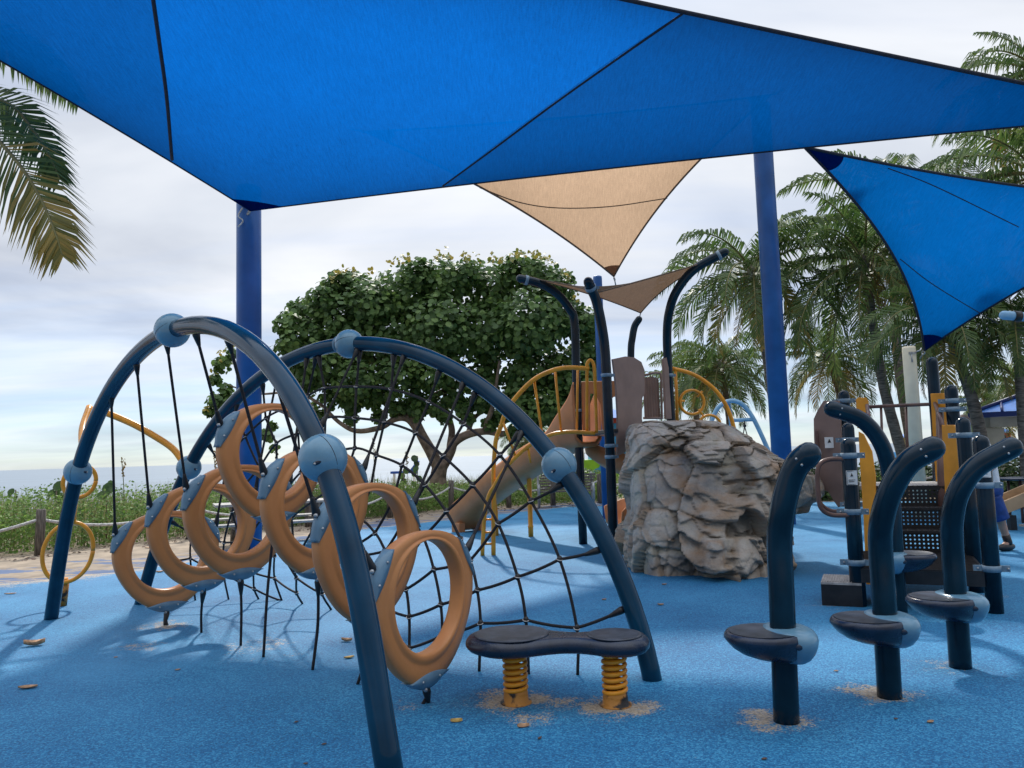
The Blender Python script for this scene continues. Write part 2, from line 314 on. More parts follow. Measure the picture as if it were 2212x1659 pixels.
# ------------------------------------------------------------------ setting: ground, sea, rubber safety surface
def struct(o): return tag(o, kind='structure')
def sheet(xs, rows, name, m):
    mb = MB(); vs = [(x, y, z) for y, z in rows for x in xs]; n = len(xs)
    mb.add(vs, [(j * n + i, j * n + i + 1, (j + 1) * n + i + 1, (j + 1) * n + i) for j in range(len(rows) - 1) for i in range(n - 1)], True)
    return struct(mb.build(name, m))
def sandmat():
    m = mat('sand', (0.36, 0.29, 0.215), 0.95, scale=3.0, col2=(0.19, 0.155, 0.12), lo=0.3, hi=0.62, detail=7, bump=0.6, bscale=9)
    t = m.node_tree; b = t.nodes['Principled BSDF']; src = b.inputs['Base Color'].links[0].from_socket
    tcn = N(t, 'ShaderNodeTexCoord'); nz = N(t, 'ShaderNodeTexNoise'); nz.inputs['Scale'].default_value = 1.3; nz.inputs['Detail'].default_value = 8; nz.inputs['Roughness'].default_value = 0.7
    mp = N(t, 'ShaderNodeMapping'); mp.inputs['Scale'].default_value = (0.5, 1.6, 1); mp.inputs['Location'].default_value = (2.0, 5.0, 0)
    t.links.new(tcn.outputs['Object'], mp.inputs[0]); t.links.new(mp.outputs[0], nz.inputs['Vector'])
    at = N(t, 'ShaderNodeAttribute'); at.attribute_name = 'crumb'
    f = M2(t, 'MULTIPLY', M2(t, 'GREATER_THAN', M2(t, 'ADD', nz.outputs['Fac'], M2(t, 'MULTIPLY', at.outputs['Fac'], 0.16)), 0.62), M2(t, 'GREATER_THAN', at.outputs['Fac'], 0.02))
    mx = N(t, 'ShaderNodeMix', data_type='RGBA'); t.links.new(M2(t, 'MULTIPLY', f, 0.75), mx.inputs['Factor']); t.links.new(src, mx.inputs[6]); mx.inputs[7].default_value = (0.03, 0.11, 0.27, 1)
    t.links.new(mx.outputs[2], b.inputs['Base Color']); return m
SAND = sandmat()
BX = [-60, -14, -9, -6.63, -5.54, -4.92, -4.2, -3.18, -2.05, 1.41, 4, 8, 12, 16, 60]
BY = [5.5, 6.6, 9.0, 10.25, 11.02, 12.17, 14.3, 16.73, 17.92, 21.72, 21.4, 20.5, 19.5, 19, 19]
def edge(x): return float(np.interp(x, BX, BY)) + 0.16 * mnoise.noise((x * 1.7, 0.3, 0)) + 0.07 * mnoise.noise((x * 6, 4.3, 0))
xs = [-20000, -300, -60, -40, -24] + [-16 + 0.25 * i for i in range(129)] + [22, 40, 80, 300, 20000]
rows = [(-300, 0), (-30, 0)] + [(4 + 0.25 * i, 0) for i in range(81)] + [(27, -0.05), (32, -0.35), (44, -1.3), (60, -2.4), (120, -6), (22000, -60)]
g = sheet(xs, rows, 'ground', SAND)
ca = g.data.attributes.new('crumb', 'FLOAT', 'POINT')
ca.data.foreach_set('value', [max(0.0, 1 - abs(q.co.y - float(np.interp(q.co.x, BX, BY))) / 3.2) if q.co.x < 3 else 0.0 for q in g.data.vertices])
SEA = mat('sea_water', (0.13, 0.18, 0.23), 0.28, 0.1, 0.05, bump=0.5, bscale=0.8, scale_by=(0.35, 1, 1))
sheet([-22000, -2000, -200, 200, 2000, 22000], [(45, -1.6), (120, -1.6), (600, -1.6), (4000, -1.6), (21000, -1.6)], 'sea', SEA)

def rubbermat():
    m = bpy.data.materials.new('blue_rubber_crumb'); m.use_nodes = True; t = m.node_tree; b = t.nodes['Principled BSDF']
    tcn = N(t, 'ShaderNodeTexCoord'); vo = N(t, 'ShaderNodeTexVoronoi'); vo.inputs['Scale'].default_value = 120; t.links.new(tcn.outputs['Object'], vo.inputs['Vector'])
    n0 = N(t, 'ShaderNodeTexNoise'); n0.inputs['Scale'].default_value = 1.1; n0.inputs['Detail'].default_value = 6; t.links.new(tcn.outputs['Object'], n0.inputs['Vector'])
    n1 = N(t, 'ShaderNodeTexNoise'); n1.inputs['Scale'].default_value = 55; n1.inputs['Detail'].default_value = 4; n1.inputs['Roughness'].default_value = 0.7; t.links.new(tcn.outputs['Object'], n1.inputs['Vector'])
    sp = N(t, 'ShaderNodeSeparateColor'); t.links.new(vo.outputs['Color'], sp.inputs[0])
    f = M2(t, 'ADD', M2(t, 'ADD', M2(t, 'MULTIPLY', sp.outputs[0], 0.42), M2(t, 'MULTIPLY', n1.outputs['Fac'], 0.38)), M2(t, 'MULTIPLY', n0.outputs['Fac'], 0.42))
    rp = N(t, 'ShaderNodeValToRGB'); el = rp.color_ramp.elements
    el[0].position = 0.22; el[0].color = (0.005, 0.045, 0.105, 1); el[1].position = 0.84; el[1].color = (0.052, 0.295, 0.51, 1)
    e = el.new(0.42); e.color = (0.007, 0.092, 0.23, 1); e = el.new(0.62); e.color = (0.009, 0.150, 0.335, 1)
    t.links.new(f, rp.inputs[0])
    # faded and sandy wear, with the sail's shade at the front painted in
    n5 = N(t, 'ShaderNodeTexNoise'); n5.inputs['Scale'].default_value = 0.55; n5.inputs['Detail'].default_value = 7; n5.inputs['Roughness'].default_value = 0.62; n5.inputs['Distortion'].default_value = 0.8; t.links.new(tcn.outputs['Object'], n5.inputs['Vector'])
    at = N(t, 'ShaderNodeAttribute'); at.attribute_name = 'wear'; af = N(t, 'ShaderNodeAttribute'); af.attribute_name = 'fade'
    n2 = N(t, 'ShaderNodeTexNoise'); n2.inputs['Scale'].default_value = 4.5; n2.inputs['Detail'].default_value = 7; n2.inputs['Roughness'].default_value = 0.75; t.links.new(tcn.outputs['Object'], n2.inputs['Vector'])
    wv = M2(t, 'ADD', M2(t, 'ADD', at.outputs['Fac'], M2(t, 'MULTIPLY', M2(t, 'SUBTRACT', n2.outputs['Fac'], 0.5), 2.0)), M2(t, 'MULTIPLY', M2(t, 'SUBTRACT', sp.outputs[1], 0.5), 0.42))
    ws = N(t, 'ShaderNodeMapRange', interpolation_type='SMOOTHSTEP'); ws.inputs['From Min'].default_value = 0.42; ws.inputs['From Max'].default_value = 0.72; t.links.new(wv, ws.inputs['Value'])
    fd = N(t, 'ShaderNodeMix', data_type='RGBA'); t.links.new(M2(t, 'MULTIPLY', M2(t, 'MULTIPLY', af.outputs['Fac'], M2(t, 'ADD', M2(t, 'MULTIPLY', M2(t, 'SUBTRACT', n5.outputs['Fac'], 0.42), 4.0, True), 0.18)), 0.95, True), fd.inputs['Factor'])
    t.links.new(rp.outputs[0], fd.inputs[6]); fd.inputs[7].default_value = (0.075, 0.295, 0.535, 1)
    mx = N(t, 'ShaderNodeMix', data_type='RGBA'); t.links.new(ws.outputs[0], mx.inputs['Factor']); t.links.new(fd.outputs[2], mx.inputs[6])
    sr = N(t, 'ShaderNodeValToRGB'); sr.color_ramp.elements[0].color = (0.12, 0.10, 0.085, 1); sr.color_ramp.elements[1].color = (0.50, 0.42, 0.32, 1); sr.color_ramp.elements[0].position = 0.25; sr.color_ramp.elements[1].position = 0.6
    t.links.new(n1.outputs['Fac'], sr.inputs[0]); t.links.new(sr.outputs[0], mx.inputs[7]); t.links.new(mx.outputs[2], b.inputs['Base Color'])
    b.inputs['Roughness'].default_value = 0.72; b.inputs['Specular IOR Level'].default_value = 0.35
    bp = N(t, 'ShaderNodeBump'); bp.inputs['Strength'].default_value = 0.55; bp.inputs['Distance'].default_value = 0.006
    t.links.new(M2(t, 'ADD', sp.outputs[2], n1.outputs['Fac']), bp.inputs['Height']); t.links.new(bp.outputs[0], b.inputs['Normal']); return m
RUB = rubbermat()
WEAR = []
def wear(x, y, rx, ry=None, a=1.0): WEAR.append((x, y, rx, ry or rx, a))
for px, py, r_, a in [(1655, 1556, .22, 1.0), (1720, 1558, .16, .8), (1880, 1497, .22, 1.0), (1960, 1503, .14, .7), (2050, 1440, .22, .72), (2090, 1442, .16, .5), (1085, 1515, .26, .9), (1150, 1512, .2, .85), (1215, 1522, .2, .62),
                      (1300, 1530, .25, .95), (1370, 1530, .2, .9), (1130, 1560, .24, .6), (360, 1352, .3, .72), (300, 1400, .3, .5), (560, 1400, .5, .45), (870, 1530, .22, .45), (1800, 1308, .25, .7), (2120, 1290, .3, .5), (1990, 1240, .5, .42), (1870, 1520, .1, .5)]:
    q = G(px, py); wear(q.x, q.y, r_, r_, a)
nx, ny, st = 300, 261, 0.1; X0, Y0 = -15.0, -3.0
mb = MB(); vs = []
for j in range(ny):
    for i in range(nx): vs.append((X0 + i * st, Y0 + j * st, 0.006))
ed = [edge(X0 + i * st) for i in range(nx)]
vs2 = []
for j in range(ny):
    for i in range(nx):
        x, y, z = vs[j * nx + i]; vs2.append((x, min(y, ed[i]), z))
fs = [(j * nx + i, j * nx + i + 1, (j + 1) * nx + i + 1, (j + 1) * nx + i) for j in range(ny - 1) for i in range(nx - 1) if min(vs[j * nx + i][1], 99) < min(ed[i], ed[i + 1])]
mb.add(vs2, fs, True); rub = struct(mb.build('rubber_surface', RUB))
A = np.array(vs2); wv = np.zeros(len(A))
for x, y, rx, ry, a in WEAR:
    d = np.hypot((A[:, 0] - x) / rx, (A[:, 1] - y) / ry); wv = np.maximum(wv, a * np.clip(1.12 - d * 0.92, 0, 1))
de = np.array([ed[i] for j in range(ny) for i in range(nx)]) - A[:, 1]
wv = np.maximum(wv, np.clip(1.0 - de / np.where(A[:, 0] < -3.5, 1.0, 0.5), 0, 1) * 0.8)
fade_shade = 0.06 + np.clip((A[:, 1] - 5.0) / 7.0, 0, 1) * 0.62 + np.clip(1 - np.hypot(A[:, 0] + 2.6, (A[:, 1] - 6.0) * 1.2) / 2.2, 0, 1) * 0.35  # front left deeper to paint the sail's shade; worn pale patch beyond
for nm, arr in (('wear', wv), ('fade', fade_shade)):
    at = rub.data.attributes.new(nm, 'FLOAT', 'POINT'); at.data.foreach_set('value', arr.astype(np.float32))

# ------------------------------------------------------------------ the two climbing arches
def arch_plane(L, Rr):
    u = (Rr - L); u.z = 0; u.normalize(); return L, u, u.cross(V(0, 0, 1)).normalized()
T1 = [(110, 1338), (150, 1100), (168, 1016), (187, 953), (217, 886), (262, 813), (303, 760), (377, 713), (450, 703), (500, 713), (550, 750), (600, 806), (650, 886), (680, 943), (698, 998), (726, 1060), (738, 1144), (772, 1254), (805, 1387), (838, 1659)]
T2 = [(303, 1305), (345, 1170), (407, 998), (430, 973), (500, 880), (550, 830), (652, 764), (747, 744), (826, 740), (905, 760), (984, 800), (1063, 863), (1123, 922), (1202, 988), (1253, 1049), (1300, 1150), (1345, 1270), (1390, 1400), (1413, 1470)]
L1 = G(110, 1338); PL1 = arch_plane(L1.copy(), P(698, 998, 4.0))
L2 = G(303, 1305); PL2 = arch_plane(L2.copy(), G(1413, 1470))
def arch_curve(T, pl, m=64, deg=6):
    o, u, n = pl; sz = [((q - o).dot(u), q.z) for q in (onplane(x, y, o, n) for x, y in T)]
    c = (2.985, -0.48); th = np.array([math.atan2(z - c[1], c[0] - s) for s, z in sz]); rr = np.array([math.hypot(s - c[0], z - c[1]) for s, z in sz])
    pf = np.polyfit(th, rr, deg); ts = np.linspace(th[0] - 0.02, th[-1] + 0.02, m)
    return [o + u * (c[0] - math.cos(a) * float(np.polyval(pf, a))) + V(0, 0, c[1] + math.sin(a) * float(np.polyval(pf, a))) for a in ts]
C1 = arch_curve(T1, PL1); C2 = arch_curve(T2, PL2)
def near(curve, q): return min(curve, key=lambda p: (p - q).length)
def seg_dir(curve, q):
    i = min(range(len(curve)), key=lambda k: (curve[k] - q).length); return (curve[min(i + 1, len(curve) - 1)] - curve[max(i - 1, 0)]).normalized()
def make_arch(curve, pl, balls, label, r=0.062):
    t = thing('climbing_arch', label, 'climbing arch', curve[0].xy.to_3d(), 'arched tubes of the rope climber')
    MB().tube(curve, r, 24).build('arch_tube', NAVY, t)
    for (bx, by, br, slot) in balls:
        q = near(curve, onplane(bx, by, pl[0], pl[2])); d = seg_dir(curve, q); e = MB().ball(q, br, 32, d, (1, 1, 1.02)).build('clamp_ball', SKYB, t)
        vw = (EYEV - q).normalized(); side = d.cross(vw).normalized()
        sm = MB(); sm.torus(q, (side + d * .25 * 0 + vw * .55).normalized(), br * 1.0, 0.0016, 48, 6); sm.build('ball_seam', BLACK, e)
        k = (vw + side * slot[0] + d * slot[1]).normalized()
        rc = MB(); rc.ball(q + k * br * 0.93, 0.03, 16, side, (0.42, 0.42, 1.0)); rc.build('slot_shade', NAVYR, e)  # dark navy lump stands in for the shade inside the slot
        bt = MB(); bt.ball(q + k * br * 1.03 + side * 0.018, 0.007, 8); bt.build('bolt', STEEL, e)
        if slot[2]:
            MB().lathe([(r + .012, -br * 1.08), (r + .014, -br * .96), (r + .01, -br * .9)], q, d, 24, cap=False).build('tube_collar', PLATEB, e)
    return t
A1 = make_arch(C1, PL1, [(168, 1016, .118, (.55, .1, 0)), (377, 713, .122, (.2, .9, 1)), (698, 998, .123, (.25, .12, 0))], 'navy glossy tube arch closest to the viewer with three pale blue balls, carrying orange rings')
A2 = make_arch(C2, PL2, [(407, 998, .121, (.55, .1, 0)), (748, 745, .124, (.2, .9, 1)), (1202, 990, .123, (.45, .1, 0))], 'navy tube arch with three pale blue balls, holding the black net behind the rings')
q = near(C2, onplane(310, 1278, PL2[0], PL2[2])); MB().box(q + V(0.035, -0.058, 0), (0.05, 0.004, 0.03), 0.55).build('sticker', WHITE, A2)

# ------------------------------------------------------------------ rope net on the second arch
net = thing('climbing_net', 'black rope net with pale wire ties strung under the rear navy arch', 'climbing net', (PL2[0] + PL2[1] * 3).xy.to_3d())
n2v = PL2[2]
if n2v.y < 0: n2v = -n2v
def npt(x, y, off): return onplane(x, y, PL2[0] + n2v * off, n2v)
def goff(x, y): return (G(x, y) - PL2[0]).dot(n2v)
rowsN = [   # (left nodes, right nodes); first of each list nearest the crown, last stands on the ground
    ([(664, 855), (618, 880), (574, 903), (530, 943), (477, 1003), (430, 1090), (415, 1150), (411, 1206), (422, 1298)], [(701, 839), (770, 835), (845, 841), (926, 868), (1001, 915), (1080, 983), (1147, 1082), (1209, 1208), (1246, 1356), (1248, 1460)]),
    ([(644, 935), (597, 958), (560, 1010), (520, 1060), (501, 1106), (484, 1172), (483, 1237), (494, 1296)], [(703, 903), (766, 903), (830, 912), (897, 935), (957, 985), (1021, 1048), (1076, 1131), (1118, 1246), (1136, 1339), (1142, 1458)]),
    ([(700, 985), (650, 1020), (600, 1080), (541, 1160), (547, 1237), (549, 1272), (559, 1295)], [(766, 968), (813, 983), (868, 1005), (918, 1047), (964, 1105), (995, 1165), (1016, 1210), (1031, 1275), (1038, 1346), (1035, 1452)]),
    ([(680, 1080), (630, 1120), (599, 1174), (593, 1201), (593, 1249), (609, 1298)], [(740, 1045), (800, 1056), (850, 1078), (880, 1110), (914, 1160), (937, 1230), (952, 1306), (956, 1372), (958, 1440)]),
    ([(690, 1130), (638, 1217), (640, 1248), (641, 1281), (654, 1305)], [(770, 1120), (810, 1151), (833, 1190), (860, 1235), (877, 1273), (884, 1332), (884, 1400), (882, 1432)]),
    ([(695, 1233), (699, 1248), (696, 1283), (716, 1318)], [(720, 1200), (745, 1200), (775, 1230), (812, 1270), (840, 1317), (856, 1376), (862, 1420)])]
NODE = {}; netpts = []
for ri, (lf, rt) in enumerate(rowsN):
    ol, orr = goff(*lf[-1]), goff(*rt[-1]); seq = list(reversed(lf)) + rt; nl = len(lf); pts = []
    for k, (x, y) in enumerate(seq):
        if k == 0 or k == len(seq) - 1: pts.append(G(x, y)); NODE[(x, y)] = pts[-1]; continue
        if k < nl: f = 1 - k / (nl - 0.3); o = ol * f ** 0.8
        else: f = (k - nl) / (len(seq) - 1 - nl); o = orr * f ** 0.8
        o += -0.05 * ri * (1 - abs(f))
        pts.append(npt(x, y, o)); NODE[(x, y)] = pts[-1]; netpts.append(pts[-1])
    MB().tube(cr(pts, 6), 0.0105, 8).build('net_rope', ROPE, net)
colsN = [[('c', 1351, 1329), (1246, 1356), (1136, 1339), (1038, 1346), (956, 1372), (884, 1400), (856, 1376)],
         [('c', 1292, 1172), (1209, 1208), (1118, 1246), (1031, 1275), (952, 1306), (884, 1332), (840, 1317)],
         [('c', 1222, 1040), (1147, 1082), (1076, 1131), (1016, 1210), (937, 1230), (877, 1273), (812, 1270)],
         [('c', 1132, 930), (1080, 983), (1021, 1048), (964, 1105), (914, 1160), (860, 1235), (775, 1230)],
         [('c', 1041, 846), (1001, 915), (957, 985), (918, 1047), (880, 1110), (833, 1190), (745, 1200)],
         [('c', 955, 790), (926, 868), (897, 935), (868, 1005), (850, 1078), (810, 1151), (720, 1200)],
         [('c', 863, 757), (845, 841), (830, 912), (813, 983), (800, 1056), (770, 1120)],
         [('c', 778, 747), (770, 835), (766, 903), (766, 968), (740, 1045)],
         [('c', 697, 758), (701, 839), (703, 903), (700, 985)],
         [('c', 680, 760), (664, 855), (644, 935), (650, 1020), (680, 1080), (690, 1130), (695, 1233)],
         [('c', 563, 828), (574, 903), (597, 958), (600, 1080), (630, 1120), (638, 1217), (699, 1248)],
         [('c', 500, 882), (530, 943), (560, 1010), (541, 1160), (599, 1174), (640, 1248), (696, 1283)],
         [('c', 446, 955), (477, 1003), (520, 1060), (501, 1106), (547, 1237), (593, 1249), (641, 1281)],
         [('c', 356, 1120), (415, 1150), (484, 1172), (541, 1160)],
         [('c', 334, 1221), (411, 1206), (483, 1237), (549, 1272), (609, 1298)]]
def terminal(mb, a, b, ln=0.11):
    d = (Vector(b) - Vector(a)).normalized(); a = Vector(a)
    mb.lathe([(0.022, 0.0), (0.026, 0.02), (0.02, ln * .55), (0.0135, ln * .9), (0.012, ln)], a, d, 10)
    mb.box(a - d * 0.012, (0.03, 0.03, 0.05), rot=d.to_track_quat('Z', 'Y').to_matrix())
for cn in colsN:
    pts = []
    for q in cn:
        pts.append(near(C2, onplane(q[1], q[2], PL2[0], PL2[2])) if q[0] == 'c' else NODE[q])
    d = (pts[1] - pts[0]).normalized(); pts[0] = pts[0] + d * 0.06
    fine = [pts[0]]
    for a, b in zip(pts, pts[1:]):
        for k in range(1, 7):
            t = k / 6; fine.append(a.lerp(b, t) - V(0, 0, 0.16 * (a - b).length ** 1.3 * t * (1 - t)))
    MB().tube(fine, 0.0105, 8).build('net_rope', ROPE, net)
    mb = MB(); terminal(mb, pts[0], fine[1]); mb.build('rope_terminal', BLACK, net)
for q in netpts:
    mb = MB(); mb.ball(q, 0.02, 10, (0.2, 0.1, 1), (1, 1, 1.25)); mb.cur = 1
    mb.torus(q + V(0, -.004, 0), (random.uniform(-.5, .5), random.uniform(-.6, .2), 1), 0.021, 0.0035, 12, 5, hint=(1, 0, 0)); mb.build('net_knot', [BLACK, TIE], net)

# ------------------------------------------------------------------ orange climbing rings hung between the arches
RR = 0.475
def rout(a, g=0.0): return RR * (1 + 0.055 * math.cos(3 * (a - R(270)))) + g
ZS = 0.93
def make_ring():
    t = bpy.data.objects.new('climbing_ring', None); COL.objects.link(t)
    prof = [(0.0, -.02), (0.0, .02), (.04, .034), (.30, .038), (.52, .041), (.60, .038), (.66, .040), (.72, .046), (.80, .052), (.90, .052), (.97, .043), (1.0, .02), (1.0, -.02), (.97, -.043), (.90, -.052), (.80, -.052), (.72, -.046), (.66, -.040), (.60, -.038), (.52, -.041), (.30, -.038), (.04, -.034)]
    n = 84; secs = []
    for k in range(n + 1):
        a = 2 * math.pi * k / n; ro = rout(a); c, s_ = math.cos(a), math.sin(a)
        ri = 0.328 * (1 - 0.02 * math.sin(a)); ic = V(0, 0, 0.045); pin = ic + V(c * ri, 0, s_ * ri * 1.06 * ZS); po = V(c * ro, 0, s_ * ro * ZS)
        secs.append([po.lerp(pin, q) + V(0, d, 0) for q, d in prof])
    MB().loft(secs, True, False).build('ring_body', ORANGE, t)
    for a0 in (150, 30, 270):
        mb = MB(); half = 22 if a0 == 270 else 19; outer = []; 
        for k in range(15):
            a = R(a0 - half + 2 * half * k / 14); outer.append(V(math.cos(a), 0, math.sin(a) * ZS) * rout(a, 0.008 + 0.022 * math.cos((k - 7) / 7 * math.pi / 2)))
        A_, B_ = outer[0], outer[-1]; m = (A_ + B_) / 2; dirn = -m.normalized(); inner = [A_.lerp(B_, k / 14) + dirn * 0.030 * math.sin(math.pi * k / 14) * (1 if a0 == 270 else .5) for k in range(15)]
        secs = []
        for o_, i_ in zip(outer, inner):
            mid = o_.lerp(i_, .45)
            secs.append([o_ + V(0, -.018, 0), o_ + V(0, .018, 0), mid + V(0, .040, 0), i_ + V(0, .044, 0), i_ + V(0, -.044, 0), mid + V(0, -.040, 0)])
        mb.loft(secs); pl = mb.build('corner_plate', PLATEB, t)
        for k in (4, 10):
            q = outer[k].lerp(inner[k], .55)
            for sy in (-1, 1): MB().ball(q + V(0, sy * .042, 0), 0.0095, 8, (0, 1, 0), (1, 1, .7)).build('bolt', STEEL, pl)
    return t
ring0 = make_ring(); ALLR = [ring0] + [copy_tree(ring0) for _ in range(6)]
RINGS = [  # centre px, bearing of the ring, rope at arch 1, rope at arch 2, ground px, label
    ((362, 1203), 46, (241, 866), (520, 862), (362, 1352), 'orange ring nearest the sea at the far end, hanging lowest of its row'),
    ((440, 1150), 48, (293, 791), (606, 790), (435, 1368), 'orange ring second from the seaward end, overlapping the end ring'),
    ((520, 1117), 51, (357, 738), (660, 764), (520, 1396), 'orange ring in front of the blue pole, below the highest ring'),
    ((592, 990), 54, (422, 712), (776, 747), (569, 1421), 'highest orange ring, hanging beneath the crown of the front arch'),
    ((686, 1096), 57, (485, 718), (883, 757), (675, 1449), 'orange ring partly hidden by the big pale blue ball'),
    ((798, 1184), 59, (579, 790), (998, 806), (772, 1480), 'orange ring crossed by the near leg of the front arch'),
    ((917, 1301), 60, (668, 930), (1130, 930), (913, 1522), 'orange ring beside the spring platform, largest in view')]
for i, ((cx, cy), psi, t1, t2, gp, lab) in enumerate(RINGS):
    k = (cx - CX) / FPX; Yd = 4.24 / (1 + .9656 * (k + 0.0)); c = P(cx, cy, Yd)
    rg = ALLR[i]
    rg.location = c; rg.rotation_euler = (0, 0, R(psi)); tag(rg, lab, 'climbing ring', 'orange rings hung in a row under the front arch')
    M3 = Matrix.Rotation(R(psi), 3, 'Z'); Mi = M3.inverted()
    def W(a, ex=0.0): return c + M3 @ (V(math.cos(R(a)), 0, math.sin(R(a)) * ZS) * (rout(R(a)) + 0.03 + ex))
    ends = [(W(150), near(C1, onplane(*t1, PL1[0], PL1[2])), 1), (W(30), near(C2, onplane(*t2, PL2[0], PL2[2])), 1), (W(270), G(*gp), 0)]
    for a, b, up in ends:
        d = (b - a).normalized(); b2 = b - d * (0.05 if up else 0.0); mid = a.lerp(b2, .5) + (V(0, 0, 0) if up else V(random.uniform(-.02, .02), random.uniform(-.02, .02), 0))
        pts = [Mi @ (q - c) for q in cr([a, mid, b2], 8)]
        rp = MB().tube(pts, 0.0105, 8).build('rope', ROPE); rp.parent = rg
        mb = MB(); terminal(mb, pts[0], pts[3], .12); 
        mb.cur = 1; mb.ball(pts[0] + (Mi @ V(0, -.03, 0)), 0.014, 8)
        tm = mb.build('rope_terminal', [BLACK, STEEL]); tm.parent = rp
        if up:
            mb = MB(); terminal(mb, pts[-1], pts[-4], .10); tm = mb.build('rope_terminal', BLACK); tm.parent = rp
# ------------------------------------------------------------------ shade sails and their poles
def sail(name, label, cat, cor, m, hm, scal=(.03, .03, .03), bulge=0.0, hemr=0.02, seams=(), patch=0.06, edges_r=None, st=(.62, .62, .6), panels=None, n=44):
    A_, B_, C_ = [Vector(q) for q in cor]; nn = (B_ - A_).cross(C_ - A_).normalized()
    if nn.z < 0: nn = -nn
    def surf(a, b, c):
        p = A_ * a + B_ * b + C_ * c
        p = p + 4 * a * b * (1 - c) ** 3 * scal[0] * (C_ - p) + 4 * b * c * (1 - a) ** 3 * scal[1] * (A_ - p) + 4 * a * c * (1 - b) ** 3 * scal[2] * (B_ - p)
        rip = sum(max(0, q - .62) / .38 * (1 - q) * 4 * math.sin(34 * r_ / (1 - q + 1e-6)) for q, r_ in ((a, b), (b, c), (c, a)) if q < .995)
        return p + nn * (bulge * 27 * a * b * c + .022 * rip * min(1, 60 * a * b * c) + .05 * min(1, 27 * a * b * c) * mnoise.noise(p * .55))
    t = thing(name, label, cat, (A_ + B_ + C_) / 3)
    mb = MB(); idx = {}; vs = []
    for i in range(n + 1):
        for j in range(n + 1 - i): idx[i, j] = len(vs); vs.append(surf(i / n, j / n, 1 - (i + j) / n))
    fs = []
    for i in range(n):
        for j in range(n - i):
            fs.append((idx[i, j], idx[i + 1, j], idx[i, j + 1]))
            if i + j < n - 1: fs.append((idx[i + 1, j], idx[i + 1, j + 1], idx[i, j + 1]))
    mb.add(vs, fs); fb = mb.build('fabric', m, t); sa = fb.data.attributes.new('scale_by', 'FLOAT', 'POINT')   # sail glow painted in: cloth brighter mid-sail, darker towards the hems
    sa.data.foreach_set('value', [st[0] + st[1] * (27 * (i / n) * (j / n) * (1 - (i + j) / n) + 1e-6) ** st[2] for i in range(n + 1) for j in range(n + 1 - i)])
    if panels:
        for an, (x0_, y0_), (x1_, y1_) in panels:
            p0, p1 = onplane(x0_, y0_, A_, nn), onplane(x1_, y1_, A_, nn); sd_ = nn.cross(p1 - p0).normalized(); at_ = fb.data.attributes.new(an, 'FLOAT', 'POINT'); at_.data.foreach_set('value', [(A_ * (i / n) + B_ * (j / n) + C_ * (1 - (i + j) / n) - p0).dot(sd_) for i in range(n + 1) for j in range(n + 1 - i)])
    er = edges_r or (hemr,) * 3
    for k, fn in enumerate((lambda u: surf(1 - u, u, 0), lambda u: surf(0, 1 - u, u), lambda u: surf(u, 0, 1 - u))):
        MB().tube([fn(i / 40) for i in range(41)], er[k], 8).build('hem', hm, t)
    def bary(p):
        v0, v1, v2 = B_ - A_, C_ - A_, p - A_; d00, d01, d11, d20, d21 = v0.dot(v0), v0.dot(v1), v1.dot(v1), v2.dot(v0), v2.dot(v1)
        den = d00 * d11 - d01 * d01; b = (d11 * d20 - d01 * d21) / den; c = (d00 * d21 - d01 * d20) / den; return 1 - b - c, b, c
    for sp, sr in seams:
        pts = [surf(*bary(onplane(x, y, A_, nn))) - nn * 0.006 for x, y in sp]
        MB().tube(cr(pts, 8), sr, 6).build('seam', hm, t)
    for k in range(3):
        e = [(1, 0, 0), (0, 1, 0), (0, 0, 1)][k]; o1 = [(1 - patch, patch, 0), (0, 1 - patch, patch), (patch, 0, 1 - patch)][k]; o2 = [(1 - patch, 0, patch), (patch, 1 - patch, 0), (0, patch, 1 - patch)][k]
        pa, p1, p2 = surf(*e), surf(*o1), surf(*o2); mb = MB(); vs = []
        for i in range(7):
            q = p1.lerp(p2, i / 6); vs.append(pa.lerp(q, 1 + .12 * math.sin(math.pi * i / 6)) - nn * .012)
        vs = [pa - nn * .012] + vs; mb.add(vs + [q + nn * .004 for q in vs], [tuple(range(8)), tuple(reversed(range(8, 16)))] + [(i, (i + 1) % 8, 8 + (i + 1) % 8, 8 + i) for i in range(8)], False)
        cp = mb.build('corner_patch', m, t); sa = cp.data.attributes.new('scale_by', 'FLOAT', 'POINT'); sa.data.foreach_set('value', [.95] * len(cp.data.vertices))
        dirn = (pa - (A_ + B_ + C_) / 3).normalized(); mb = MB(); mb.torus(pa + dirn * .07, nn.cross(dirn), .06, .012, 16, 6, 1, .6); mb.tube([pa + dirn * .1, pa + dirn * .26], .014, 8); mb.build('shackle', STEEL, t)
    return t
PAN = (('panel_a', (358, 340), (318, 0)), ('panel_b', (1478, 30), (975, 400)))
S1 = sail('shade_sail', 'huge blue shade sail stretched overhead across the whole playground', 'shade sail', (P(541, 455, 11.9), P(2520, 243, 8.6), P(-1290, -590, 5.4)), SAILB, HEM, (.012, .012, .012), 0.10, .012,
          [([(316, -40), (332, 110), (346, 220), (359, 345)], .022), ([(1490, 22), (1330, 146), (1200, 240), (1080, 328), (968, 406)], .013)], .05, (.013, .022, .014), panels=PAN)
S2 = sail('shade_sail', 'tan shade sail with one curved seam hanging behind the big blue one', 'shade sail', (P(1326, 597, 17), P(1665, 205, 14.9), P(790, 285, 13.5)), SAILT, BHEM, (.05, .02, .045), 0.25, .02, [([(1008, 414), (1100, 448), (1200, 462), (1330, 458), (1470, 434)], .011)], .06, st=(.92, .12, 1))
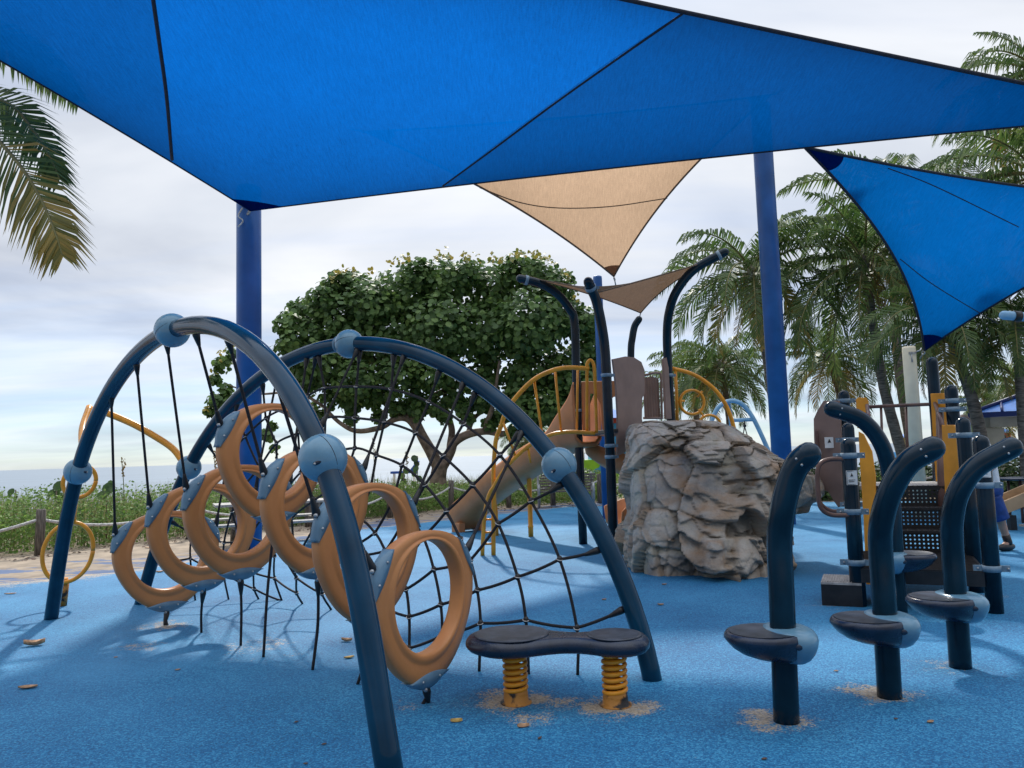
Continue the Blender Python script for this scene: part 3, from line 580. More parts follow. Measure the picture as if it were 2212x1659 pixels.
S3 = sail('shade_sail', 'smaller bright blue shade sail tied to the cream pole', 'shade sail', (P(1738, 318, 11), P(1997, 757, 15.3), P(2600, 440, 12.5)), SAILL, HEM, (.07, .05, .035), 0.15, .022, [([(1904, 569), (2010, 632), (2176, 708)], .008), ([(1915, 354), (2020, 398), (2212, 500)],   .008)], .085, st=(.66, .30, .7))
def pole(px, pb, Y, pt, r, m, name, label, extra=0.0):
    b = P(px, pb, Y); b.z = 0; zt = P(px, pt, Y).z + extra
    t = thing(name, label, 'pole', b)
    MB().lathe([(r, 0.0), (r, zt - .05), (r * .96, zt - .01), (r * .8, zt)], b, (0, 0, 1), 32).build('pole_shaft', m, t)
    return t, b, zt
t, b, zt = pole(538, 1205, 12.2, 450, .19, BPOLE, 'sail_pole', 'royal blue pole behind the rings carrying the tip of the big blue sail', .35)
MB().tube(cr([b + V(-.02, -.24, zt - .42), b + V(-.08, -.25, zt - .55), b + V(-.02, -.22, zt - .62), b + V(-.09, -.23, zt - .72)], 6), .012, 6).build('frayed_cord', WROPE, t)
mb = MB(); mb.box(b + V(0, -.24, zt - .34), (.06, .12, .08)); mb.build('bracket', STEEL, t)
t, b, zt = pole(1693, 1060, 14.9, 225, .185, BPOLE, 'sail_pole', 'tall royal blue pole standing behind the grey climbing rock')
t, b, zt = pole(1311, 1100, 17.3, 596, .10, BPOLE, 'sail_pole', 'dark blue pole inside the play tower under the tan sail tip')
t, b, zt = pole(1985, 1040, 15.5, 748, .125, CREAM, 'sail_pole', 'cream pole holding the low tip of the bright blue sail')
mb = MB(); mb.tube(cr([b + V(.08, -.12, zt - .12), b + V(.14, -.15, zt - .1), b + V(.2, -.1, zt - .05)], 6), .015, 6); mb.tube([b + V(-.02, -.128, zt - .14), b + V(-.02, -.135, zt - .32)], .014, 6); mb.box(b + V(0, -.13, zt - .14), (.14, .03, .04)); mb.build('bracket', STEEL, t)

# ------------------------------------------------------------------ stools with bent back posts
def make_pod(label, tr, Y, dY, seat_y, sgn, r=.067):
    n = len(tr); pts = []
    for k, (x, y) in enumerate(tr):
        f = max(0, (k - 2) / (n - 3)); pts.append(P(x, y, Y + dY * f))
    pts[0].z = 0.0; base = pts[0].copy(); t = thing('bent_post_stool', label, 'stool', base, 'stools with bent back posts')
    c = cr(pts, 8); MB().tube(c, r, 28, False, True).build('post', NAVYB, t)
    e = c[-1]; d = (c[-1] - c[-3]).normalized(); vw = (EYEV - e).normalized(); mb = MB()
    for s_ in (.5, -.5):
        k = (vw + V(0, 0, 1) * s_ * .8).normalized(); k = (k - d * k.dot(d)).normalized(); mb.ball(e - d * .05 + k * r, .008, 8)
    mb.build('bolt', STEEL, t)
    st = P(*seat_y, Y); zc = st.z; pc = min(c, key=lambda q: abs(q.z - zc)); ax = V(sgn * .985, -.17, 0).normalized(); ay = V(-ax.y, ax.x, 0)
    def plan(s_, sh, z, rx=.212, ry=.205, c0=.108, n=40):
        return [pc + V(0, 0, z + zc - pc.z) + ax * (c0 - sh + rx * s_ * math.cos(2 * math.pi * k / n)) + ay * ry * s_ * math.sin(2 * math.pi * k / n) for k in range(n)]
    secs = [plan(.05, 0, -.006), plan(.6, 0, -.004), plan(.84, 0, .002), plan(.88, 0, .006), plan(.93, 0, .004), plan(.98, 0, -.010), plan(1.0, 0, -.026), plan(.96, .008, -.048), plan(.89, .02, -.078), plan(.78, .042, -.108), plan(.63, .07, -.130), plan(.46, .095, -.143), plan(.1, .12, -.146)]
    sm = MB().loft(secs).build('seat', NAVYR, t)
    MB().loft([plan(.86, 0, .0065), plan(.87, 0, .0085), plan(.855, 0, .0075), plan(.83, 0, .003), plan(.4, 0, -.001), plan(.03, 0, -.003)]).build('seat_pad', PAD, sm)
    def cl(s_, z, sh=0): return [pc + V(0, 0, z + zc - pc.z) + ax * (-.030 - sh + .128 * s_ * math.cos(2 * math.pi * k / 36)) + ay * .203 * s_ * math.sin(2 * math.pi * k / 36) for k in range(36)]
    co = MB().loft([cl(.5, .022), cl(.70, .02), cl(.88, .008), cl(.97, -.012), cl(1.0, -.035), cl(.97, -.062), cl(.86, -.10, .004), cl(.68, -.135, .008), cl(.5, -.155, .01), cl(.4, -.158, .01)]).build('clamp_collar', SKYB, t)
    k = (ay * (-1 if ay.y > 0 else 1) + ax * .25).normalized(); q = pc + V(0, 0, zc - pc.z - .045) - ax * .028
    MB().ball(q + k * .192, .016, 14, k, (1.3, 1, .45)).build('recess_shade', NAVYR, co)  # flat dark spot painted as the shade of a bolt hole
    return t
make_pod('bent post stool nearest the viewer, its post rising straight from a sandy patch', [(1699, 1560), (1689, 1300), (1684, 1175), (1690, 1105), (1706, 1040), (1724, 1002), (1746, 982)], 4.3, -.12, (1690, 1362), -1)
make_pod('middle bent post stool, its arm tip in front of the perforated steps', [(1922, 1508), (1910, 1300), (1902, 1180), (1906, 1120), (1925, 1058), (1962, 1000), (2014, 968)], 4.65, -.25, (1905, 1333), -1)
make_pod('bent post stool with the arm tip reaching out past the tall post', [(2075, 1443), (2064, 1280), (2057, 1180), (2057, 1120), (2071, 1062), (2110, 1008), (2184, 967)], 5.2, -.2, (2058, 1288), -1)
make_pod('bent post stool furthest back, its arm bowing over the brown panel', [(1943, 1332), (1931, 1150), (1924, 1040), (1905, 962), (1862, 908), (1797, 883)], 6.76, -.15, (1940, 1196), 1)

# ------------------------------------------------------------------ two-seat spring platform
b = (G(1115, 1520) + G(1330, 1525)) / 2; ax = (G(1330, 1525) - G(1115, 1520)).normalized(); ay = V(-ax.y, ax.x, 0)
t = thing('spring_platform', 'navy figure-eight standing platform on two yellow coil springs', 'spring rider', b)
HW = [(-.545, .0), (-.535, .062), (-.505, .122), (-.455, .178), (-.385, .226), (-.29, .25), (-.19, .232), (-.10, .183), (-.02, .138), (.05, .114), (.12, .110), (.19, .132), (.26, .166), (.34, .186), (.42, .174), (.48, .138), (.52, .082), (.535, .0)]
_o = cr([V(x, y, 0) for x, y in HW] + [V(x, -y, 0) for x, y in HW[-2:0:-1]] + [V(*HW[0], 0)], 4)[:-1]
def outline(s_, z):
    n = len(_o); r_ = []
    for k in range(n):
        tn = (_o[(k + 1) % n] - _o[k - 1]).normalized(); q = _o[k] + V(tn.y, -tn.x, 0) * s_; r_.append(b + ax * q.x + ay * q.y + V(0, 0, z))
    return r_
zt = .398; b = b - ax * .035
MB().loft([outline(.08, zt - .098), outline(.05, zt - .095), outline(.02, zt - .083), outline(.004, zt - .064), outline(0, zt - .047), outline(.004, zt - .03), outline(.016, zt - .014), outline(.03, zt - .003), outline(.045, zt), outline(.08, zt)]).build('platform', NAVYR, t)
for cx_, r_ in ((-.27, .222), (.335, .158)):
    MB().lathe([(r_, .0005), (r_ - .003, .006), (r_ - .012, .008), (r_ - .02, .006), (r_ - .03, .003), (r_ * .5, .001), (.005, .0005)], b + ax * cx_ + V(0, 0, zt), (0, 0, 1), 44).build('foot_disc', PAD, t)
for px, py in ((1115, 1520), (1330, 1525)):
    q = G(px, py); hx = [q + V(.063 * math.cos(2 * math.pi * 6.6 * k / 170 + 2.2), .063 * math.sin(2 * math.pi * 6.6 * k / 170 + 2.2), .075 + .225 * k / 170) for k in range(171)]
    s_ = MB().tube(hx, .0125, 10).build('coil_spring', YEL, t)
    MB().lathe([(.092, .004), (.092, .012), (.074, .016), (.071, .06), (.068, .085), (.05, .088), (.045, .06)], q, (0, 0, 1), 28).build('spring_base', SCORCH, t)
    MB().lathe([(.07, .292), (.07, .306)], q, (0, 0, 1), 24).build('spring_mount', DGRATE, t)

# ------------------------------------------------------------------ yellow bracing arch with loop climber (beyond the arches)
pk = P(193, 880, 8.1)
t = thing('loop_climber', 'yellow bent pole with oval hand loops beside the seaward arch feet', 'loop climber', G(134, 1310))
q1 = near(C1, onplane(165, 1000, PL1[0], PL1[2])); q2 = near(C2, onplane(400, 985, PL2[0], PL2[2]))
MB().tube(cr([q1 + V(.02, .06, .1), P(178, 930, 7.75), pk], 8), .034, 14).build('brace', YEL, t)
MB().tube(cr([pk + V(0.02, .02, -.02), P(232, 893, 8.1), P(285, 915, 8.1), P(330, 940, 8.08), P(372, 968, 8.05), q2 + V(-.06, 0, .06)], 8), .034, 14).build('brace', YEL, t)
fb = G(134, 1310); top = P(170, 985, 8.35)
MB().tube([fb, fb + (top - fb) * .16], .045, 16).build('base_sleeve', SCORCH, t)
MB().tube([fb + (top - fb) * .12, fb.lerp(top, .19)], .03, 12).build('loop_link', YEL, t)
for (x, y, w_, h_) in ((147, 1193, .21, .31), (172, 1040, .12, .17)):
    c = P(x, y, 8.42); MB().torus(c, (.25, -1, 0), 1.0, .023, 44, 10, w_, h_, hint=(0, 0, 1)) if 0 else None
    pts = [c + V(math.cos(a) * w_ + .10 * math.sin(a) * h_, math.cos(a) * .1, math.sin(a) * h_) for a in [2 * math.pi * k / 48 for k in range(49)]]
    MB().tube(pts, .022, 10).build('hand_loop', YEL, t)
MB().tube([P(157, 1129, 8.42), P(162, 1075, 8.42)], .03, 12).build('loop_link', YEL, t)

# ------------------------------------------------------------------ climbing rock
def rock():
    mb = MB(); nz_, na = 170, 300; CRK = []
    prof = [  # z, left x, right x at depth 9.6 (world), half depth
        (0.00, 1.36, 3.26, .95), (.25, 1.33, 3.28, 1.0), (.5, 1.32, 3.34, 1.0), (.72, 1.36, 3.50, .98), (.85, 1.36, 3.70, .95), (1.10, 1.35, 3.74, .95), (1.2, 1.36, 3.6, .92), (1.3, 1.38, 3.30, .9), (1.45, 1.45, 3.16, .88), (1.6, 1.46, 2.98, .85), (1.72, 1.52, 2.86, .8), (1.80, 1.58, 2.66, .72), (1.835, 1.75, 2.45, .55), (1.84, 1.98, 2.2, .2)]
    Z = [q[0] for q in prof]; rings = []
    for i in range(nz_ + 1):
        u = i / nz_; z = 1.84 * (1 - (1 - u) ** 1.5) if u < .99 else 1.84
        xl, xr, hd = (float(np.interp(z, Z, [q[k] for q in prof])) for k in (1, 2, 3)); xm, hw = (xl + xr) / 2, (xr - xl) / 2; ring = []
        for k in range(na):
            a = 2 * math.pi * k / na; ca, sa = math.cos(a), math.sin(a); e = .62
            x = xm + hw * abs(ca) ** e * (1 if ca > 0 else -1); y = 10.0 + .12 * (z - .5) + .62 * max(0, z - 1.22) + hd * abs(sa) ** e * (1 if sa > 0 else -1) - (.16 if z < .45 and ca > -.1 else 0) * max(0, -sa)
            p = V(x, y, z); nrm = V(ca, sa, 0)
            wp = p + V(mnoise.noise(p * 1.7), mnoise.noise(p * 1.7 + V(9, 0, 0)), mnoise.noise(p * 1.7 + V(0, 9, 0))) * .16
            s1 = V(wp.x * 1.9 + .3 * wp.z, wp.y * 1.9, wp.z * 1.75); ds, ps = mnoise.voronoi(s1); h1 = mnoise.cell(ps[0] * 7.31) ; cr1_ = min(1, (ds[1] - ds[0]) / .09); r3 = V(mnoise.cell(ps[0] * 3.7), mnoise.cell(ps[0] * 4.9 + V(3, 0, 0)), mnoise.cell(ps[0] * 6.1 + V(0, 5, 0))) - V(.5, .5, .5)
            s2 = V(wp.x * 5.2 + wp.z * 1.2, wp.y * 5.2, wp.z * 4.6); d2, p2 = mnoise.voronoi(s2); h2 = mnoise.cell(p2[0] * 5.17); cr2_ = min(1, (d2[1] - d2[0]) / .18)
            led = .5 + .5 * mnoise.noise(V(wp.x * .8, wp.y * .8, wp.z * 9))
            tilt = (s1 - ps[0]).dot(r3) * .15 + (s1.z - ps[0].z) * .05; tilt += (s2 - p2[0]).dot(V(r3.z, r3.x, r3.y)) * .05
            dsp = (.13 * (h1 - .5) + tilt - .05 * (1 - cr1_) ** 2 + .018 * (h2 - .5) - .008 * (1 - cr2_) +   .009 * mnoise.fractal(p * 9, .7, 2.1, 5) - .03 * max(0, mnoise.noise(wp * 3.1)) ** 2) * (.45 + .55 * abs(sa))
            CRK.append((1 - cr1_) * .8 + (1 - cr2_) * .4); fade = min(1, (1.86 - z) / .12); zz_ = z + .03 * (h1 - .5) * (1 if z > 1.5 else .3) + .012 * mnoise.noise(p * 6)
            ring.append(V(p.x + nrm.x * dsp * fade, p.y + nrm.y * dsp * fade, max(-.02, zz_ if z > .02 else -.02)))
        rings.append(ring)
    mb.loft(rings, True, True)
    m = mat('painted_concrete_rock', (0.49, 0.445, 0.385), 0.85, scale=2.2, col2=(0.20, 0.195, 0.19), lo=.30, hi=.66, detail=8, bump=1.0, bscale=22)
    tt = m.node_tree; bs = tt.nodes['Principled BSDF']; src = bs.inputs['Base Color'].links[0].from_socket
    tcn = N(tt, 'ShaderNodeTexCoord'); nn = N(tt, 'ShaderNodeTexNoise'); nn.inputs['Scale'].default_value = 2.1; nn.inputs['Detail'].default_value = 7; nn.inputs['Distortion'].default_value = .6
    mp = N(tt, 'ShaderNodeMapping'); mp.inputs['Location'].default_value = (4, 2, 7); mp.inputs['Scale'].default_value = (1, 1, 1.7); tt.links.new(tcn.outputs['Object'], mp.inputs[0]); tt.links.new(mp.outputs[0], nn.inputs['Vector'])
    r1 = N(tt, 'ShaderNodeMapRange'); r1.inputs['From Min'].default_value = .49; r1.inputs['From Max'].default_value = .70; r1.inputs['To Max'].default_value = .7; tt.links.new(nn.outputs['Fac'], r1.inputs['Value'])
    m1 = N(tt, 'ShaderNodeMix', data_type='RGBA'); tt.links.new(r1.outputs[0], m1.inputs['Factor']); tt.links.new(src, m1.inputs[6]); m1.inputs[7].default_value = (.33, .19, .095, 1)
    ck = N(tt, 'ShaderNodeAttribute'); ck.attribute_name = 'crack'; mk = N(tt, 'ShaderNodeMix', data_type='RGBA'); tt.links.new(M2(tt, 'MULTIPLY', M2(tt, 'MULTIPLY', ck.outputs['Fac'], nn.outputs['Fac']), 1.1, True), mk.inputs['Factor']); tt.links.new(m1.outputs[2], mk.inputs[6]); mk.inputs[7].default_value = (.27, .17, .085, 1)   # ochre stain brushed into the joints
    r2 = N(tt, 'ShaderNodeMapRange'); r2.inputs['From Min'].default_value = .46; r2.inputs['From Max'].default_value = .36; r2.inputs['To Max'].default_value = .55; tt.links.new(nn.outputs['Fac'], r2.inputs['Value'])
    m2 = N(tt, 'ShaderNodeMix', data_type='RGBA'); tt.links.new(r2.outputs[0], m2.inputs['Factor']); tt.links.new(mk.outputs[2], m2.inputs[6]); m2.inputs[7].default_value = (.36, .33, .25, 1)
    tt.links.new(m2.outputs[2], bs.inputs['Base Color'])
    o = mb.build('climbing_rock', m, base=(2.3, 10.0, 0)); ca_ = o.data.attributes.new('crack', 'FLOAT', 'POINT'); ca_.data.foreach_set('value', CRK); tag(o, 'big grey-brown artificial climbing rock with ledges and orange staining', 'climbing rock'); return o
rock()

# ------------------------------------------------------------------ play tower behind the rock
tw = thing('play_tower', 'play tower of navy bent posts topped by a small brown sail', 'play tower', (1.7, 12.3, 0))
def band(o, r, m=CLAMP, par=None, d=(0, 0, 1), h=.05):
    mb = MB(); mb.lathe([(r, -h / 2), (r + .007, -h / 2), (r + .007, h / 2), (r, h / 2)], o, d, 20, cap=False); mb.box(Vector(o) + V(r + .02, 0, 0), (.05, .02, h * .8)); return mb.build('clamp', m, par)
def tpost(tr, Y0_, Y1_, r, bands=()):
    n = len(tr); pts = [P(x, y, Y0_ + (Y1_ - Y0_) * max(0, (k - 1) / (n - 2))) for k, (x, y) in enumerate(tr)]; pts[0].z = 0
    o = MB().tube(cr(pts, 8), r, 18, False, True).build('post', NAVYB, tw)
    for y in bands:
        k = min(range(n - 1), key=lambda i: abs((tr[i][1] + tr[i + 1][1]) / 2 - y)); f = (y - tr[k][1]) / (tr[k + 1][1] - tr[k][1]); band(pts[k].lerp(pts[k + 1], f), r + .002, CLAMP, o)
    return pts
tL = tpost([(1260, 1176), (1250, 950), (1245, 830), (1241, 700), (1228, 665), (1200, 632), (1165, 612), (1124, 602)], 12.67, 12.2, .068, (887,))
tF = tpost([(1327, 1215), (1319, 1000), (1314, 900), (1308, 770), (1300, 705), (1288, 650), (1276, 622), (1271, 609)], 10.9, 10.5, .068, (811, 963, 987))
tR = tpost([(1458, 1060), (1449, 900), (1443, 790), (1441, 720), (1446, 672), (1462, 628), (1500, 582), (1565, 545)], 12.6, 12.0, .07, (811,))
tB = tpost([(1366, 1060), (1364, 850), (1363, 760), (1366, 730), (1371, 705), (1380, 690)], 14.7, 14.6, .066)
for q, d in ((tL, 1), (tR, 1), (tF, 0)):
    dd = (q[-1] - q[-2]).normalized(); band(q[-1] - dd * .1, .072, CLAMP, tw, dd, .05)
# four cornered brown sail
c4 = [P(1158, 603, 12.3), P(1290, 632, 10.6), P(1384, 676, 14.5), P(1520, 568, 12.1)]   # left, front, back, right
mb = MB(); n = 24; vs = []
for i in range(n + 1):
    for j in range(n + 1):
        u, v_ = i / n, j / n; p = (c4[0] * (1 - u) + c4[1] * u) * (1 - v_) + (c4[2] * (1 - u) + c4[3] * u) * v_; c_ = sum(c4, V(0, 0, 0)) / 4
        s_ = .13 * (4 * u * (1 - u) * abs(2 * v_ - 1) ** 2 + 4 * v_ * (1 - v_) * abs(2 * u - 1) ** 2); vs.append(p.lerp(c_, s_))
mb.add(vs, [(i * (n + 1) + j, i * (n + 1) + j + 1, (i + 1) * (n + 1) + j + 1, (i + 1) * (n + 1) + j) for i in range(n) for j in range(n)]); sl = mb.build('tower_sail', SAILBR, tw); sa = sl.data.attributes.new('scale_by', 'FLOAT', 'POINT'); sa.data.foreach_set('value', [1.0] * len(sl.data.vertices))
E_ = [[vs[i * (n + 1)] for i in range(n + 1)], [vs[i * (n + 1) + n] for i in range(n + 1)], vs[:n + 1], vs[n * (n + 1):]]
for e in E_: MB().tube(e, .012, 6).build('hem', BHEM, sl)
for a, b_ in ((c4[0], tL[-1]), (c4[1], tF[-1]), (c4[2], tB[-1]), (c4[3], tR[-2])): MB().tube([a, b_], .012, 6).build('strap', STEEL, sl)
# deck
dz = 1.74; dk = [(1.10, 12.5), (1.40, 10.95), (2.5, 12.3), (2.3, 14.6)]
MB().prism(dk, (0, 0, dz), (1, 0, 0), (0, 1, 0), .06).build('deck', DGRATE, tw, .01)
def panel(pix, Y0_, Y1_, m, name, th=.03, par=None):
    o = P(*pix[0], Y0_); xa = min(q[0] for q in pix); xb = max(q[0] for q in pix)
    pa, pb_ = P(xa, pix[0][1], Y0_), P(xb, pix[0][1], Y1_); ex = (pb_ - pa); ex.z = 0; ex.normalize(); ey = V(0, 0, 1); nn = ex.cross(ey)
    poly = []
    for x, y in pix: q = onplane(x, y, pa, nn); poly.append(((q - pa).dot(ex), (q - pa).z))
    return MB().prism(poly, pa, ex, ey, th).build(name, m, par, .004)
panel([(1322, 776), (1350, 770), (1368, 772), (1384, 782), (1391, 800), (1391, 850), (1386, 860), (1385, 905), (1392, 940), (1370, 945), (1362, 960), (1348, 978), (1332, 985), (1332, 960), (1333, 900), (1329, 830)], 11.0, 11.6, BROWN, 'wall_panel', .03, tw)
slats = thing_none = None
mb = MB()
for k in range(6):
    x0 = 1391 + k * 6.4; a, b_ = P(x0, 812 + abs(k - 3) * 1.5, 13.6), P(x0 + 4.2, 905, 13.6); mb.box(((a.x + b_.x) / 2, 13.6 + k * .03, (a.z + b_.z) / 2), (.042, .03, abs(a.z - b_.z)))
mb.tube(cr([P(1390, 812, 13.6), P(1410, 806, 13.6), P(1424, 806, 13.7), P(1428, 815, 13.7), P(1429, 860, 13.7), P(1430, 905, 13.7)], 5), .02, 8); mb.tube([P(1390, 903, 13.6), P(1430, 903, 13.7)], .02, 8)
mb.build('slatted_panel', BROWN, tw)
panel([(1431, 776), (1438, 772), (1442, 780), (1444, 830), (1449, 905), (1437, 905), (1435, 860)], 12.4, 12.5, BROWN, 'wall_panel', .05, tw)
# quarter circle guard with ring
gy = 12.7
gd = MB(); gd.tube(cr([P(1452, 796, gy), P(1490, 806, gy), P(1520, 822, gy), P(1548, 846, gy), P(1568, 875, gy), P(1580, 905, gy), P(1588, 935, gy)], 6), .034, 12); gd.tube([P(1459, 797, gy), P(1462, 860, gy), P(1464, 935, gy)], .026, 10)
gd.tube([P(1464, 867, gy), P(1479, 866, gy)], .02, 8); gd.tube([P(1517, 845, gy), P(1507, 858, gy)], .02, 8); gd.tube([P(1509, 884, gy), P(1520, 900, gy)], .016, 8)
cc = P(1495, 869, gy); gd.torus(cc, (0, 1, .05), .195, .024, 32, 8); cc = P(1533, 921, gy); gd.torus(cc, (0, 1, .05), .18, .022, 32, 8)
gd.build('ring_guard', YEL, tw)
# slide
sp = [P(1272, 946, 12.7), P(1240, 952, 12.9), P(1205, 972, 13.3), P(1160, 1000, 13.7), P(1110, 1034, 14.3), P(1064, 1068, 14.9), P(1026, 1105, 15.3), P(1006, 1132, 15.55)]
sc = cr(sp, 6); secs = []
for i, p in enumerate(sc):
    u = i / (len(sc) - 1); d = (sc[min(i + 1, len(sc) - 1)] - sc[max(i - 1, 0)]).normalized(); sd_ = d.cross(V(0, 0, 1)).normalized(); up = sd_.cross(d).normalized()
    wl = .26 + .62 * max(0, 1 - u / .24) ** 1.4 + .06 * max(0, (u - .8) / .2); wd = .30 + .06 * max(0, 1 - u / .2); zt_ = .30 + 0.0
    prof = [(-wd - .03, wl), (-wd - .05, wl - .05), (-wd - .01, -.02), (-wd * .6, -.14), (wd * .6, -.14), (wd + .01, -.02), (wd + .05, wl - .05), (wd + .03, wl), (wd, wl), (wd - .02, .02), (wd * .55, -.06), (-wd * .55, -.06), (-wd + .02, .02), (-wd, wl)]
    secs.append([p + sd_ * a + (up if u > .3 else V(0, 0, 1)) * h for a, h in prof])
sl_ = thing('slide', 'terracotta plastic slide running down from the tower towards the sea', 'slide', sc[-1].xy.to_3d())
MB().loft(secs).build('chute', SLIDEM, sl_)
mb = MB(); q0 = sc[0]
mb.prism([(-.02, .0), (-.02, .86), (.62, .86), (.62, .62), (.50, .60), (.40, .5), (.36, .3), (.36, 0), (.30, 0), (.28, .5), (.2, .66), (.12, .66), (.10, 0)], P(1262, 940, 12.6), (1, .1, 0), (0, 0, 1), .05); mb.build('hood', SLIDEM, sl_, .012)
for k, xx in ((0, -.12), (1, .12)):
    q = sc[-3]; d = (sc[-1] - sc[-5]).normalized(); s_ = d.cross(V(0, 0, 1)).normalized(); MB().box((q.x + s_.x * xx * 2, q.y + s_.y * xx * 2, .09), (.14, .3, .2), 0.6).build('exit_foot', SLIDEM, sl_, .02)
for (x, yb, yt) in ((1147, 1160, 1010), (1072, 1158, 1080)):
    q = G(x, yb); zt_ = P(x, yt, q.y).z; mb = MB(); mb.lathe([(.045, 0), (.045, .16), (.05, .17), (.05, .19), (.042, .2), (.042, zt_ - .2), (.02, zt_), (.012, zt_ + .2)], q, n=16); mb.build('support_leg', YEL, sl_)
# yellow arched climber
ac = thing('arch_climber', 'yellow arched ladder climber leading from the ground up to the tower deck', 'climber', G(1064, 1198))
YB, YT = 11.62, 11.3
def tr(pts, dY=0.0): return cr([P(x, y, YB + (YT - YB) * k / (len(pts) - 1) + dY) for k, (x, y) in enumerate(pts)], 5)
up_ = [(1066, 1198), (1066, 1130), (1067, 1070), (1066, 1020), (1068, 983), (1072, 947), (1083, 919), (1092, 892), (1115, 858), (1152, 821), (1194, 800), (1231, 794), (1273, 797)]
lo_ = [(1042, 1192), (1044, 1155), (1048, 1105), (1057, 1068), (1068, 1050), (1077, 1033), (1093, 1011), (1120, 982), (1152, 957), (1188, 940), (1211, 935), (1238, 933), (1286, 936)]
o1 = tr(up_); o1[0].z = 0; MB().tube(o1, .033, 12).build('rail', YEL, ac)
o2 = tr(lo_, -.02); o2[0].z = 0; MB().tube(o2, .03, 12).build('rail', YEL, ac)
for a, b_ in (((1154, 823), (1172, 946)), ((1199, 801), (1212, 934)), ((1248, 796), (1246, 932)), ((1087, 913), (1113, 985)), ((1140, 965), (1146, 1000))):
    MB().tube([P(*a, 11.42), P(*b_, 11.42)], .019, 8).build('baluster', YEL, ac)
MB().tube(cr([P(1268, 932, 11.32), P(1268, 860, 11.3), P(1268, 797, 11.3), P(1269, 784, 11.3), P(1275, 778, 11.3), P(1281, 784, 11.3), P(1284, 800, 11.3), P(1287, 870, 11.3), P(1289, 936, 11.3)], 6), .024, 10).build('grab_loop', YEL, ac)
for y in (1122, 1150, 1175): MB().tube([P(1046, y, 11.6), P(1066, y, 11.62)], .016, 8).build('rung', YEL, ac)
# spiral chute under the tower
hl = thing('spiral_slide', 'terracotta spiral chute under the tower beside the rock', 'slide', (2.0, 13.4, 0)); secs = []
for i in range(40):
    u = i / 39; a = R(150) + R(330) * u; z = 1.55 - 1.35 * u; o = V(1.95, 13.4, z); d = V(math.cos(a), math.sin(a), 0)
    secs.append([o + d * r_ + V(0, 0, h) for r_, h in ((.25, .22), (.27, .0), (.4, -.08), (.6, -.08), (.74, .02), (.78, .30), (.75, .30), (.70, .06), (.58, -.03), (.42, -.03), (.31, .03), (.28, .22))])
MB().loft(secs).build('chute', SLIDEM, hl); MB().lathe([(.05, 0), (.05, 1.7)], (1.95, 13.4, 0), n=16).build('support_leg', YEL, hl)
# pale blue frame beyond
sf = thing('swing_frame', 'pale blue tubular arch frame with a hanging swivel beyond the rock', 'swing frame', (4.6, 17.5, 0)); y_ = 17.5
MB().tube(cr([P(1535, 915, y_), P(1548, 885, y_), P(1565, 870, y_), P(1585, 866, y_), P(1605, 875, y_), P(1625, 900, y_), P(1645, 940, y_), P(1660, 975, y_), P(1672, 1010, y_), P(1690, 1068, y_)], 6), .05, 12).build('frame_tube', LBLUE, sf)
MB().tube(cr([P(1572, 868, y_ + .1), P(1578, 900, y_ + .2), P(1582, 960, y_ + .4), P(1584, 1070, y_ + .6)], 6), .05, 12).build('frame_tube', LBLUE, sf)
MB().tube([P(1577, 908, y_ + .1), P(1630, 906, y_)], .042, 12).build('frame_tube', LBLUE, sf)
mb = MB(); q = P(1608, 910, y_); mb.ball(q + V(0, 0, -.1), .04, 10); mb.tube([q, q + V(0, 0, -.12)], .015, 6); mb.tube([q + V(0, 0, -.12), q + V(-.1, 0, -.5)], .012, 6); mb.tube([q + V(0, 0, -.12), q + V(.1, 0, -.55)], .012, 6); mb.build('swivel', BLACK, sf)
# ------------------------------------------------------------------ stepped play structure with perforated stairs
O5 = V(3.05, 7.23, 0); e5 = V(.912, -.41, 0); d5 = V(.41, .912, 0); A5 = math.atan2(e5.y, e5.x)
def F5(e, d, z=0.0): return O5 + e5 * e + d5 * d + V(0, 0, z)
ps = thing('step_structure', 'low play structure with black perforated stairs between navy posts', 'play structure', F5(.5, 1.3))
R5 = Matrix.Rotation(A5, 3, 'Z')
def post5(px, py_top, Y, bands=(), base=None):
    q = G(*base) if base else V(P(px, 960, Y).x, Y, 0)
    zt_ = P(px, py_top, Y).z; pts = [q, q.lerp(V(q.x, q.y, zt_ - .07), .5), V(q.x, q.y, zt_ - .07)]
    o = MB().tube(pts, .0665, 24, False, True).build('post', NAVYB, ps)
    for by in bands:
        zb = P(px, by, q.y).z; mb = MB(); mb.lathe([(.067, -.026), (.075, -.026), (.075, .026), (.067, .026)], V(q.x, q.y, zb), n=24, cap=False)
        for s_ in (-1, 1): mb.box(V(q.x, q.y, zb) + e5 * s_ * .10, (.07, .03, .05), A5)
        mb.build('clamp', CLAMP, o)
        mb = MB()
        for s_ in (-1, 1): mb.ball(V(q.x, q.y, zb) + e5 * s_ * .11 + V(0, -.022, 0), .011, 8)
        mb.build('bolt', STEEL, o)
    return q, o
p1q, p1 = post5(1844, 945, 7.23, (984, 1105, 1215), (1856, 1310)); pm, _ = post5(1834, 912, 8.8, (950, 1090)); p2q, _ = post5(1830, 842, 9.5, (866,))
q1q, q1 = post5(2135, 938, 6.77, (1048, 1228), (2150, 1325)); q2q, _ = post5(2090, 900, 7.71, (940,), (2110, 1280)); q3q, _ = post5(2064, 830, 8.6, (866, 884)); q4q, _ = post5(2027, 770, 9.3)
